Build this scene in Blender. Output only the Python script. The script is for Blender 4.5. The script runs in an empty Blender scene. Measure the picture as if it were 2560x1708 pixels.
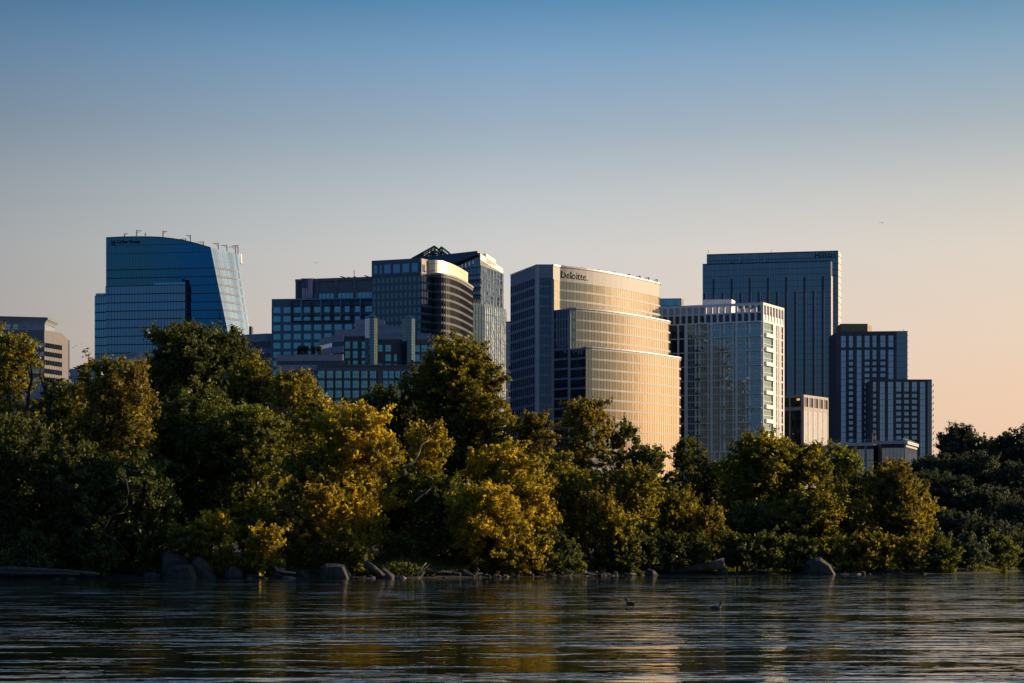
import bpy, bmesh, math, random
import numpy as np
from mathutils import Vector, Matrix
R = math.radians
scene = bpy.context.scene
COL = scene.collection
# ---------------------------------------------------------------- camera
F, H, HY = 4978.0, 3.0, 1370.0        # focal length in photo pixels, eye height, horizon row
cam_d = bpy.data.cameras.new('camera'); cam = bpy.data.objects.new('camera', cam_d); COL.objects.link(cam)
cam_d.sensor_width = 36; cam_d.lens = 70.0; cam_d.shift_y = (HY-854)/2560
cam_d.clip_start = 0.5; cam_d.clip_end = 12000
cam.location = (0, 0, H); cam.rotation_euler = (R(90), 0, 0)
scene.camera = cam
# ---------------------------------------------------------------- light
SUN_AZ, SUN_EL = 70.0, 13.0            # azimuth from the viewing direction, clockwise
sd = bpy.data.lights.new('sun', 'SUN'); so = bpy.data.objects.new('sun', sd); COL.objects.link(so)
sv = Vector((math.sin(R(SUN_AZ))*math.cos(R(SUN_EL)), math.cos(R(SUN_AZ))*math.cos(R(SUN_EL)), math.sin(R(SUN_EL))))
so.rotation_euler = sv.to_track_quat('Z', 'Y').to_euler()
sd.energy = 5.0; sd.angle = R(0.5); sd.color = (1.0, 0.74, 0.46)
w = bpy.data.worlds.new('World'); scene.world = w; w.use_nodes = True
wn, wl = w.node_tree.nodes, w.node_tree.links
wn.clear()
def N(nodes, t, **k):
    n = nodes.new(t)
    for a, b in k.items():
        if a.startswith('i_'): n.inputs[int(a[2:])].default_value = b
        else: setattr(n, a, b)
    return n
def ramp(nodes, stops, interp='EASE'):
    n = nodes.new('ShaderNodeValToRGB'); cr = n.color_ramp; cr.interpolation = interp
    while len(cr.elements) > 1: cr.elements.remove(cr.elements[-1])
    cr.elements[0].position = stops[0][0]; cr.elements[0].color = (*stops[0][1], 1)
    for p, c in stops[1:]:
        e = cr.elements.new(p); e.color = (*c, 1)
    return n
def s2l(r, g, b): return tuple(((c/255)/12.92 if c/255 <= .04045 else ((c/255+.055)/1.055)**2.4) for c in (r, g, b))
wo = N(wn, 'ShaderNodeOutputWorld'); bg = N(wn, 'ShaderNodeBackground'); bg.inputs[1].default_value = 0.1
sky = N(wn, 'ShaderNodeTexSky'); sky.sky_type = 'NISHITA'; sky.sun_disc = False
sky.sun_elevation = R(SUN_EL); sky.sun_rotation = R(SUN_AZ); sky.air_density = 1.0; sky.dust_density = 1.5; sky.ozone_density = 3.0
tc = N(wn, 'ShaderNodeTexCoord'); sx = N(wn, 'ShaderNodeSeparateXYZ'); wl.new(tc.outputs['Generated'], sx.inputs[0])
# evening gradient by height in the sky (z of the direction, 0 .. 1)
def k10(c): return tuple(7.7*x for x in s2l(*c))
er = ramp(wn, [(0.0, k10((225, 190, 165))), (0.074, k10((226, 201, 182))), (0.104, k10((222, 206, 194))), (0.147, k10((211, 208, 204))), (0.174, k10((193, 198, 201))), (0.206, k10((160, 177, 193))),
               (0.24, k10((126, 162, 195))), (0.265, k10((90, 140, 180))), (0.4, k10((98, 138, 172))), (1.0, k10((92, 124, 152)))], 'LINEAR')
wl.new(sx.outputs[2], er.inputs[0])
# towards the sun the air glows warm and bright; away from it the sky darkens
dp = N(wn, 'ShaderNodeVectorMath', operation='DOT_PRODUCT'); wl.new(tc.outputs['Generated'], dp.inputs[0])
dp.inputs[1].default_value = (math.sin(R(68)), math.cos(R(68)), 0.03)
ar = ramp(wn, [(0.0, (.20, .34, .58)), (0.3, (.34, .46, .66)), (0.48, (.48, .55, .64)), (0.566, (.60, .63, .66)), (0.63, (.83, .85, .86)), (0.687, (1, 1, 1)), (0.745, (1.1, 1.04, .98)), (0.797, (1.17, 1.06, .93)), (0.9, (1.35, 1.17, .97)), (0.96, (1.9, 1.55, 1.15)), (0.985, (2.9, 2.25, 1.55)), (1.0, (5.2, 3.9, 2.6))], 'LINEAR')
mr = N(wn, 'ShaderNodeMapRange'); mr.inputs[1].default_value = -1; mr.inputs[2].default_value = 1; mr.inputs[3].default_value = 0; mr.inputs[4].default_value = 1
wl.new(dp.outputs['Value'], mr.inputs[0]); wl.new(mr.outputs[0], ar.inputs[0])
mu = N(wn, 'ShaderNodeMix', data_type='RGBA', blend_type='MULTIPLY'); mu.inputs[0].default_value = 1
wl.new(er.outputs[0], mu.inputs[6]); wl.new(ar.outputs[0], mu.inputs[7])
mx = N(wn, 'ShaderNodeMix', data_type='RGBA'); mx.inputs[0].default_value = 0.94
# the half of the sky behind the viewer is the blue of the evening
m2 = N(wn, 'ShaderNodeMapRange'); m2.inputs[1].default_value = -1; m2.inputs[2].default_value = 1; wl.new(sx.outputs[1], m2.inputs[0])
br = ramp(wn, [(0.0, (.52, .80, 1.05)), (0.42, (.7, .88, 1.02)), (0.56, (1, 1, 1))], 'LINEAR'); wl.new(m2.outputs[0], br.inputs[0])
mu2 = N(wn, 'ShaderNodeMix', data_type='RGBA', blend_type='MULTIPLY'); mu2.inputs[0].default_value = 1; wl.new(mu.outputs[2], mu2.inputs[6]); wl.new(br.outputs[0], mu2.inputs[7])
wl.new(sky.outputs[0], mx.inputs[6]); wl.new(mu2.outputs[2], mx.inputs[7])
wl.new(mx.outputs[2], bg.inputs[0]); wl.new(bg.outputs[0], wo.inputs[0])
scene.view_settings.view_transform = 'Standard'; scene.view_settings.look = 'None'
scene.view_settings.exposure = 0.38; scene.view_settings.gamma = 1; scene.view_settings.use_curve_mapping = False
try:
    scene.cycles.max_bounces = 6; scene.cycles.transparent_max_bounces = 8; scene.cycles.use_denoising = True
    scene.cycles.diffuse_bounces = 3; scene.cycles.glossy_bounces = 4
except Exception: pass
# ---------------------------------------------------------------- helpers
rng = np.random.default_rng(7); random.seed(7)
def PX(px, D): return (px-1280)*D/F
def PZ(py, D): return H+(HY-py)*D/F
def V(px, py, z):                        # plan point whose level z shows at the roofline pixel
    D = (z-H)*F/(HY-py); return (PX(px, D), D)
def GP(px, D): return (PX(px, D), D)
MAT = {}
def nm(name):
    m = bpy.data.materials.new(name); m.use_nodes = True; m.node_tree.nodes.clear(); MAT[name] = m
    return m, m.node_tree.nodes, m.node_tree.links
def solid(name, col, rough=.7, var=.12, scale=.6, bump=0, metal=0, spec=.4, isl=0):
    m, n, l = nm(name)
    o = N(n, 'ShaderNodeOutputMaterial'); p = N(n, 'ShaderNodeBsdfPrincipled')
    p.inputs['Roughness'].default_value = rough; p.inputs['Metallic'].default_value = metal; p.inputs['Specular IOR Level'].default_value = spec
    tx = N(n, 'ShaderNodeTexCoord'); nz = N(n, 'ShaderNodeTexNoise'); nz.inputs['Scale'].default_value = scale; nz.inputs['Detail'].default_value = 5
    l.new(tx.outputs['Object'], nz.inputs[0])
    r = N(n, 'ShaderNodeMapRange'); r.inputs[1].default_value = .3; r.inputs[2].default_value = .7; r.inputs[3].default_value = 1-var; r.inputs[4].default_value = 1+var
    l.new(nz.outputs[0], r.inputs[0])
    fac = r.outputs[0]
    if isl:
        g = N(n, 'ShaderNodeNewGeometry'); r2 = N(n, 'ShaderNodeMapRange'); r2.inputs[3].default_value = 1-isl; r2.inputs[4].default_value = 1+isl
        l.new(g.outputs['Random Per Island'], r2.inputs[0]); mm = N(n, 'ShaderNodeMath', operation='MULTIPLY'); l.new(fac, mm.inputs[0]); l.new(r2.outputs[0], mm.inputs[1]); fac = mm.outputs[0]
    mc = N(n, 'ShaderNodeVectorMath', operation='SCALE'); mc.inputs[0].default_value = col; l.new(fac, mc.inputs['Scale'])
    l.new(mc.outputs[0], p.inputs['Base Color'])
    if bump:
        b = N(n, 'ShaderNodeBump'); b.inputs[0].default_value = bump; b.inputs[1].default_value = .3; l.new(nz.outputs[0], b.inputs['Height']); l.new(b.outputs[0], p.inputs['Normal'])
    l.new(p.outputs[0], o.inputs[0]); return m
def glass(name, inner, tint, refl=.3, rough=.03, warp=.02, bright=None, bfrac=.85, wscale=.25, power=3):
    """reflecting window glass: dark room behind (some panes with pale blinds), mirror in front, slightly wavy"""
    m, n, l = nm(name)
    o = N(n, 'ShaderNodeOutputMaterial'); d = N(n, 'ShaderNodeBsdfDiffuse'); g = N(n, 'ShaderNodeBsdfGlossy'); g.inputs['Roughness'].default_value = rough
    g.inputs[0].default_value = (*tint, 1)
    geo = N(n, 'ShaderNodeNewGeometry')
    c0 = tuple(x*.6 for x in inner); c1 = tuple(x*1.5 for x in inner)
    stops = [(0, c0), (bfrac, c1)]
    if bright: stops += [(bfrac+.01, tuple(.6*a+.4*b for a, b in zip(inner, bright))), (1, bright)]
    rp = ramp(n, stops, 'LINEAR'); l.new(geo.outputs['Random Per Island'], rp.inputs[0]); l.new(rp.outputs[0], d.inputs[0])
    tx = N(n, 'ShaderNodeTexCoord'); nz = N(n, 'ShaderNodeTexNoise'); nz.inputs['Scale'].default_value = wscale; nz.inputs['Detail'].default_value = 2; l.new(tx.outputs['Object'], nz.inputs[0])
    b = N(n, 'ShaderNodeBump'); b.inputs[0].default_value = 1; b.inputs[1].default_value = warp/max(wscale, .01); l.new(nz.outputs[0], b.inputs['Height']); l.new(b.outputs[0], g.inputs['Normal'])
    lw = N(n, 'ShaderNodeLayerWeight'); lw.inputs[0].default_value = .5
    pw = N(n, 'ShaderNodeMath', operation='POWER'); l.new(lw.outputs['Facing'], pw.inputs[0]); pw.inputs[1].default_value = power
    mr_ = N(n, 'ShaderNodeMapRange'); mr_.inputs[3].default_value = refl; mr_.inputs[4].default_value = min(1, refl+.6); l.new(pw.outputs[0], mr_.inputs[0])
    ms = N(n, 'ShaderNodeMixShader'); l.new(mr_.outputs[0], ms.inputs[0]); l.new(d.outputs[0], ms.inputs[1]); l.new(g.outputs[0], ms.inputs[2])
    l.new(ms.outputs[0], o.inputs[0]); return m
class MB:
    def __init__(s): s.v = []; s.f = []
    def quad(s, a, b, c, d):
        i = len(s.v); s.v += [a, b, c, d]; s.f.append((i, i+1, i+2, i+3))
    def poly(s, pts):
        i = len(s.v); s.v += pts; s.f.append(tuple(range(i, i+len(pts))))
    def box8(s, p):
        i = len(s.v); s.v += p
        for q in ((0, 3, 2, 1), (4, 5, 6, 7), (0, 1, 5, 4), (1, 2, 6, 5), (2, 3, 7, 6), (3, 0, 4, 7)): s.f.append(tuple(i+k for k in q))
    def box(s, x0, x1, y0, y1, z0, z1):
        s.box8([(x0, y0, z0), (x1, y0, z0), (x1, y1, z0), (x0, y1, z0), (x0, y0, z1), (x1, y0, z1), (x1, y1, z1), (x0, y1, z1)])
    def prism(s, poly, z0, z1):          # footprint counter-clockwise; z1 may be a list of heights
        n = len(poly); i = len(s.v); zt = z1 if hasattr(z1, '__len__') else [z1]*n; zb = z0 if hasattr(z0, '__len__') else [z0]*n
        s.v += [(p[0], p[1], zb[k]) for k, p in enumerate(poly)]+[(p[0], p[1], zt[k]) for k, p in enumerate(poly)]
        for k in range(n):
            j = (k+1) % n; s.f.append((i+k, i+j, i+n+j, i+n+k))
        s.f.append(tuple(i+n+k for k in range(n))); s.f.append(tuple(i+n-1-k for k in range(n)))
    def tube(s, pts, rad, k=6):
        n = len(pts); base = len(s.v); rad = rad if hasattr(rad, '__len__') else [rad]*n
        for i, p in enumerate(pts):
            a = Vector(pts[max(i-1, 0)]); b = Vector(pts[min(i+1, n-1)]); d = (b-a).normalized()
            u = d.orthogonal().normalized() if abs(d.z) > .95 else d.cross(Vector((0, 0, 1))).normalized(); v_ = d.cross(u)
            for j in range(k):
                an = 2*math.pi*j/k; q = Vector(p)+(u*math.cos(an)+v_*math.sin(an))*rad[i]; s.v.append(tuple(q))
        for i in range(n-1):
            for j in range(k):
                a = base+i*k+j; b = base+i*k+(j+1) % k; s.f.append((a, b, b+k, a+k))
        s.f.append(tuple(base+j for j in range(k-1, -1, -1))); s.f.append(tuple(base+(n-1)*k+j for j in range(k)))
    def build(s, name, mat, parent=None, org=(0, 0, 0), smooth=False):
        me = bpy.data.meshes.new(name)
        me.from_pydata([(x-org[0], y-org[1], z-org[2]) for x, y, z in s.v], [], s.f)
        me.materials.append(MAT[mat] if isinstance(mat, str) else mat)
        if smooth: me.polygons.foreach_set('use_smooth', [True]*len(me.polygons))
        o = bpy.data.objects.new(name, me); COL.objects.link(o)
        if parent: o.parent = parent
        else: o.location = org
        return o
def tag(o, label=None, cat=None, group=None, kind=None):
    for k, v in (('label', label), ('category', cat), ('group', group), ('kind', kind)):
        if v: o[k] = v
    return o
def empty(name, loc, label, cat, group=None):
    o = bpy.data.objects.new(name, None); COL.objects.link(o); o.location = loc; o.empty_display_size = 1
    return tag(o, label, cat, group)
GZ = 6.0                                  # city ground level used for building bases
class Bld:
    def __init__(s, name, label, xy, cat='building'):
        s.org = (xy[0], xy[1], GZ); s.root = empty(name, s.org, label, cat); s.p = {}; s.nw = 0
    def part(s, name, mat, idx=0):
        k = (name, mat, idx)
        if k not in s.p: s.p[k] = MB()
        return s.p[k]
    def finish(s):
        for (name, mat, idx), mb in s.p.items():
            if not mb.v: continue
            o = mb.build(name, mat, s.root, s.org)
            if idx == 'rest': o['kind'] = 'stuff'
def lerp(a, b, t): return tuple(x+(y-x)*t for x, y in zip(a, b))
class Face:
    """one facade from plan point A to B (left to right as seen), outward normal towards the viewer; may lean (A2, B2 = plan points at z0)"""
    def __init__(s, A, B, z0, z1, A2=None, B2=None):
        s.A, s.B, s.A2, s.B2, s.z0, s.z1 = A, B, A2 or A, B2 or B, z0, z1
        dx, dy = B[0]-A[0], B[1]-A[1]; s.L = math.hypot(dx, dy); s.n = (dy/s.L, -dx/s.L)
    def P(s, u, z, d=0):                  # u in metres along
        t = (s.z1-z)/(s.z1-s.z0); a = lerp(s.A, s.A2, t); b = lerp(s.B, s.B2, t); q = lerp(a, b, u/s.L)
        return (q[0]+s.n[0]*d, q[1]+s.n[1]*d, z)
    def box(s, mb, u0, u1, z0, z1, d0, d1):
        P = s.P; mb.box8([P(u0, z0, d1), P(u1, z0, d1), P(u1, z0, d0), P(u0, z0, d0), P(u0, z1, d1), P(u1, z1, d1), P(u1, z1, d0), P(u0, z1, d0)])
    def pane(s, mb, u0, u1, z0, z1, d, j=.0):
        a, b, c, e = (random.uniform(-j, j) for _ in range(4))
        mb.quad(s.P(u0, z0, d+a), s.P(u1, z0, d+b), s.P(u1, z1, d+b+c-a if False else d+b+c), s.P(u0, z1, d+a+c))
def facade(b, A, B, z0, z1, fh, bay, sill=.25, pier=.1, ds=.12, dp=.2, dg=.04, glass_='glass_blue', wall='wall_grey', piermat=None, mode='band', vol=0, j=.02,
           skip=(), A2=None, B2=None, top=0.0, wname='window_band', wlimit=90, split=1, piermod=None, wallpart='spandrel', pierpart='mullions', floors=None):
    """floor-by-floor facade counted down from z1; 'band': each floor's ribbon is a part; 'punch': each window is a part"""
    fc = Face(A, B, z0, z1, A2, B2); nb = max(1, round(fc.L/bay)); bw = fc.L/nb
    nf = int((z1-top-z0)/fh)
    if top: fc.box(b.part('fascia', wall, vol), 0, fc.L, z1-top, z1, 0, ds)
    for k in range(nf):
        if floors and not (floors[0] <= k < floors[1]): continue
        zt = z1-top-k*fh; zb = zt-fh; zs = zb+sill*fh
        if sill > 0: fc.box(b.part(wallpart, wall, (vol, k)), 0, fc.L, zb, zs, 0, ds)
        for i in range(nb):
            if (i, k) in skip or (i, None) in skip: continue
            u0 = i*bw+pier*bw/2; u1 = (i+1)*bw-pier*bw/2
            if mode == 'band': mb = b.part(wname, glass_, (vol, k))
            else:
                b.nw += 1; mb = b.part(wname, glass_, ('w', b.nw) if b.nw <= wlimit else 'rest')
            for q in range(split):
                fc.pane(mb, lerp((u0,), (u1,), q/split)[0], lerp((u0,), (u1,), (q+1)/split)[0], zs, zt, dg, j)
    if pier > 0:
        pm = b.part(pierpart, piermat or wall)
        for i in range(nb+1):
            if piermod and not piermod(i): continue
            c = i*bw; h = pier*bw/2; fc.box(pm, max(0, c-h), min(fc.L, c+h), z1-top-nf*fh, z1-top, 0, dp)
    return fc
def text(b, s, fc, u0, u1, zc, size_h, mat, d=.3, depth=.5, name='sign_lettering', rise=0):
    cu = bpy.data.curves.new('lettering', 'FONT'); cu.body = s; cu.size = 1; cu.extrude = 0; cu.offset = .004
    t = bpy.data.objects.new('lettering', cu); me = bpy.data.meshes.new_from_object(t); bpy.data.objects.remove(t)
    bm = bmesh.new(); bm.from_mesh(me); bmesh.ops.remove_doubles(bm, verts=bm.verts, dist=1e-4)
    r = bmesh.ops.extrude_face_region(bm, geom=bm.faces[:]); top = {v for v in r['geom'] if isinstance(v, bmesh.types.BMVert)}
    bm.verts.ensure_lookup_table(); xs = [v.co.x for v in bm.verts]; ys = [v.co.y for v in bm.verts]
    x0, x1, y0, y1 = min(xs), max(xs), min(ys), max(ys)
    for v in bm.verts:
        fx = (v.co.x-x0)/(x1-x0); fy = (v.co.y-y0)/(y1-y0)
        v.co = Vector(fc.P(u0+(u1-u0)*fx, zc+(fy-.5)*size_h+rise*fx, d+(depth if v in top else 0)))-Vector(b.org)
    bmesh.ops.recalc_face_normals(bm, faces=bm.faces)
    me2 = bpy.data.meshes.new(name); bm.to_mesh(me2); bm.free(); me2.materials.append(MAT[mat])
    o = bpy.data.objects.new(name, me2); COL.objects.link(o); o.parent = b.root
    return o
# ---------------------------------------------------------------- materials
solid('wall_grey', (.25, .28, .33)); solid('wall_pale', (.42, .43, .45)); solid('wall_dark', (.055, .06, .07)); solid('core', (.05, .055, .06))
solid('white_concrete', (.78, .76, .74), var=.06); solid('metal_band', (.34, .36, .40), rough=.4, metal=.1); solid('pink_granite', (.36, .31, .35), isl=.08)
solid('granite_dark', (.115, .11, .12), isl=.15); solid('metal_dark', (.04, .045, .05), rough=.4); solid('blue_steel', (.18, .34, .50), rough=.4)
solid('beige_concrete', (.42, .36, .32)); solid('penthouse_metal', (.80, .68, .46), rough=.36, metal=.3, var=.05, isl=.06)
solid('fascia_metal', (.30, .29, .275), rough=.55, metal=0, var=.05, isl=.07); solid('brown_concrete', (.17, .165, .17)); solid('letter_black', (.012, .02, .022), rough=.4)
solid('letter_blue', (.03, .075, .11), rough=.35); solid('rust_paint', (.55, .33, .20)); solid('slope_roof', (.035, .06, .095), rough=.5); solid('white_panel', (.8, .78, .75), rough=.45, var=.04)
solid('flag_red', (.45, .03, .04)); solid('flag_white', (.72, .72, .78)); solid('flag_blue', (.02, .03, .12)); solid('roof_gravel', (.16, .16, .17)); solid('fin_metal', (.7, .62, .54), rough=.35)
for i_ in range(6):                      # mirrored sky gradient put into the blue tower's tints: teal left, deep blue right
    t_ = i_/5; glass('glass_blue_%d' % i_, (.010-.006*t_, .034-.012*t_, .046+.004*t_), (.11-.08*t_, .33-.09*t_, .40+.08*t_), .46+.14*t_, warp=.01)
glass('glass_blue_deep', (.004, .02, .04), (.03, .24, .46), .6, warp=.006)
glass('glass_teal', (.035, .11, .125), (.28, .62, .72), .42, warp=.02, bright=(.16, .33, .36), bfrac=.6)
glass('glass_frit', (.30, .34, .39), (.80, .88, .95), .40, rough=.02, warp=.004)
glass('glass_dark', (.010, .014, .020), (.45, .55, .7), .10, warp=.02)
glass('glass_gold', (.02, .02, .02), (.52, .47, .37), .42, rough=.07, warp=.02, power=1.5)
glass('glass_panel', (.008, .014, .022), (.35, .45, .6), .16, warp=.01)
glass('glass_resid', (.045, .095, .105), (.42, .62, .68), .38, warp=.02, bright=(.10, .14, .14), bfrac=.8)
glass('glass_slate', (.015, .03, .05), (.29, .39, .44), .42, warp=.012, bright=(.06, .11, .15), bfrac=.8)
glass('glass_bluegrey', (.05, .065, .09), (.62, .72, .9), .42, warp=.01, bright=(.12, .14, .18), bfrac=.85)
glass('glass_yellow', (.06, .09, .08), (.30, .42, .38), .3, warp=.02, bright=(.12, .15, .10), bfrac=.75)
glass('glass_warm', (.06, .05, .05), (.8, .62, .52), .5, rough=.04, warp=.03)
glass('glass_side', (.2, .18, .16), (1, .95, .9), .8, rough=.22, warp=.01)
glass('glass_wavy', (.022, .055, .10), (.42, .58, .8), .42, warp=.12, wscale=.35)
# ---------------------------------------------------------------- buildings
def arc(pts, z, n=18, deg=2, D=None):
    """roofline pixels of a level curved facade -> smooth plan polyline"""
    a = [V(px, py, z) for px, py in pts]; px = np.array([p[0] for p in pts]); d = np.array([p[1] for p in a])
    bulge = 3.4
    t = np.linspace(0, 1, n); q = px[0]+(px[-1]-px[0])*(1-(1-t)**1.25)
    c = np.polyfit(px, d, deg); s = (q-px[0])/(px[-1]-px[0])
    return [GP(x, float(np.polyval(c, x))-4*bulge*v*(1-v)) for x, v in zip(q, s)]
def multi(b, pl, *a, **k):
    for i in range(len(pl)-1): facade(b, pl[i], pl[i+1], *a, **k)
# --- curved stepped office tower with the golden glass
def curved_office():
    b = Bld('curved_office_tower', 'stepped curved office tower whose banded glass mirrors the golden sunset', GP(1450, 735))
    z1, z2, z3 = 105.1, 88.9, 74.3
    A, B_, C = V(1277, 689, z1), V(1342, 664, z1), GP(1382, 720); C2 = GP(1423, 714); C3 = GP(1464, 708)
    a1 = [C]+arc([(1382, 665.5), (1450, 676), (1522, 687.4), (1585, 697), (1621, 702.3), (1646, 711.3)], z1, 20)[1:]
    a2 = [C2]+arc([(1423, 771), (1464, 774.3), (1548, 787.5), (1623, 795.8), (1651, 799.8), (1671, 805.8)], z2, 20)[1:]
    a3 = [C3]+arc([(1464, 868.8), (1505, 872), (1585, 882.7), (1651, 889.3), (1681, 892), (1697.6, 896)], z3, 20)[1:]
    for q in (a1, a2, a3):                   # the curve turns sharply away at its right end
        x_, y_ = q[-1]; q += [(x_+.55, y_+1.3), (x_+.8, y_+2.8), (x_+.75, y_+4.6)]
    w = b.part('wall', 'core'); bk = [(a1[-1][0]-12, a1[-1][1]+22), (A[0]+12, A[1]+40)]
    w.prism([A, B_]+a1+bk, GZ, z1-.8); w.prism([C, C2]+a2+[(a2[-1][0]-18, a2[-1][1]+12), (C[0]+9, C[1]+14)], GZ, z2-.5); w.prism([C2, C3]+a3+[(a3[-1][0]-18, a3[-1][1]+10), (C2[0]+8, C2[1]+12)], GZ, z3-.5)
    fh = 3.56; kw = dict(wall='metal_band', piermat='metal_dark', ds=.14, dp=.16)
    facade(b, A, B_, GZ, z1, fh, 2.08, sill=.27, pier=.3, top=4.4, glass_='glass_dark', wall='wall_grey', piermat='wall_grey', vol=0, ds=.14, dp=.17)
    facade(b, B_, C, GZ, z1, fh, 1.28, sill=.2, pier=.07, top=4.4, glass_='glass_panel', wall='wall_grey', piermat='metal_dark', vol=1)
    facade(b, C, C2, GZ, z2, fh, 1.28, sill=.2, pier=.07, top=.5, glass_='glass_panel', wall='wall_grey', piermat='metal_dark', vol=2)
    facade(b, C2, C3, GZ, z3, fh, 1.28, sill=.2, pier=.07, top=.5, glass_='glass_panel', wall='wall_grey', piermat='metal_dark', vol=3)
    kw = dict(sill=.2, pier=.09, glass_='glass_gold', wall='fascia_metal', piermat='metal_dark', ds=.16, dp=.12, dg=.05, j=.004)
    multi(b, a1, z2-5, z1, fh, 1.32, top=5.25, vol=4, **kw)
    multi(b, a2, z3-5, z2, fh, 1.32, top=.9, vol=5, **kw); multi(b, a3, GZ, z3, fh, 1.32, top=.9, vol=6, **kw)
    for pl, zt, e in ((a1, z1, .5), (a2, z2, .35), (a3, z3, .35)):      # rounded metal roof rims
        rm = b.part('roof_rim', 'metal_band', zt); n = len(pl)
        for i in range(n-1): Face(pl[i], pl[i+1], zt-1, zt).box(rm, -.02, math.dist(pl[i], pl[i+1])+.02, zt-.1, zt+e, -2.2, .45)
    Face(A, B_, 0, z1).box(b.part('roof_rim', 'metal_band'), 0, math.dist(A, B_), z1-.1, z1+.4, -1.5, .3)
    Face(B_, C, 0, z1).box(b.part('roof_rim', 'metal_band'), 0, math.dist(B_, C), z1-.1, z1+.4, -1.5, .3)
    for P_, zt in ((C, z1-5), (C2, z2-2)):                                   # pale corner strips
        b.part('corner_strip', 'fascia_metal').prism([(P_[0]-.5, P_[1]-.5), (P_[0]+.45, P_[1]-.8), (P_[0]+.6, P_[1]+.3), (P_[0]-.3, P_[1]+.4)], GZ, zt)
    b.part('corner_strip', 'wall_pale').prism([(B_[0]-.6, B_[1]-.4), (B_[0]+.9, B_[1]-.35), (B_[0]+.8, B_[1]+.3), (B_[0]-.5, B_[1]+.3)], GZ, z1)
    qx = [1280+p[0]*F/p[1] for p in a1]; dd = lambda px: float(np.interp(px, qx, [p[1] for p in a1])); fc = Face(GP(1404, dd(1404)), GP(1470, dd(1470)), z1-10, z1)
    def on_curve(u, z, d=0): px = 1404+66*u/fc.L; D = dd(px)-d*1.1; return (PX(px, D), D, z)
    fc.P = on_curve                          # the letters follow the curved wall
    text(b, 'Deloitte.', fc, 0, fc.L, PZ(694.8, 733), 2.55, 'letter_black', d=.2, depth=.1, rise=-.1)
    for px, py in ((1384, 669), (1400, 671), (1446, 676), (1489, 681.5), (1529, 687), (1566, 693), (1592, 697), (1614, 701), (1635, 706)):
        p = V(px, py+1, z1); q = b.part('davit', 'metal_dark', px)
        q.tube([(p[0]+1.2, p[1], z1+.2), (p[0]+1.2, p[1], z1+1.2)], .22, 5); q.tube([(p[0]-2.0, p[1]-.6, z1+.5), (p[0]+1.4, p[1], z1+1.2)], .14, 5)
    for px in (1454, 1459):
        p = GP(px, 745); q = b.part('antenna', 'wall_dark', px); q.tube([(p[0], p[1], z1-.8), (p[0], p[1], z1+2.4)], .16, 5); q.box(p[0]-.4, p[0]+.4, p[1]-.3, p[1]+.3, z1+2.0, z1+2.7)
    for zt, aa in ((z2, a2), (z2-10.6, a2), (z2-14.2, a2)):                  # balconies at the curved right end
        p = aa[-1]; b.part('end_balcony', 'metal_dark', zt).box(p[0]-.6, p[0]+.9, p[1]-.5, p[1]+2, zt-3.4, zt-2.4)
    b.finish()
curved_office()
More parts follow.
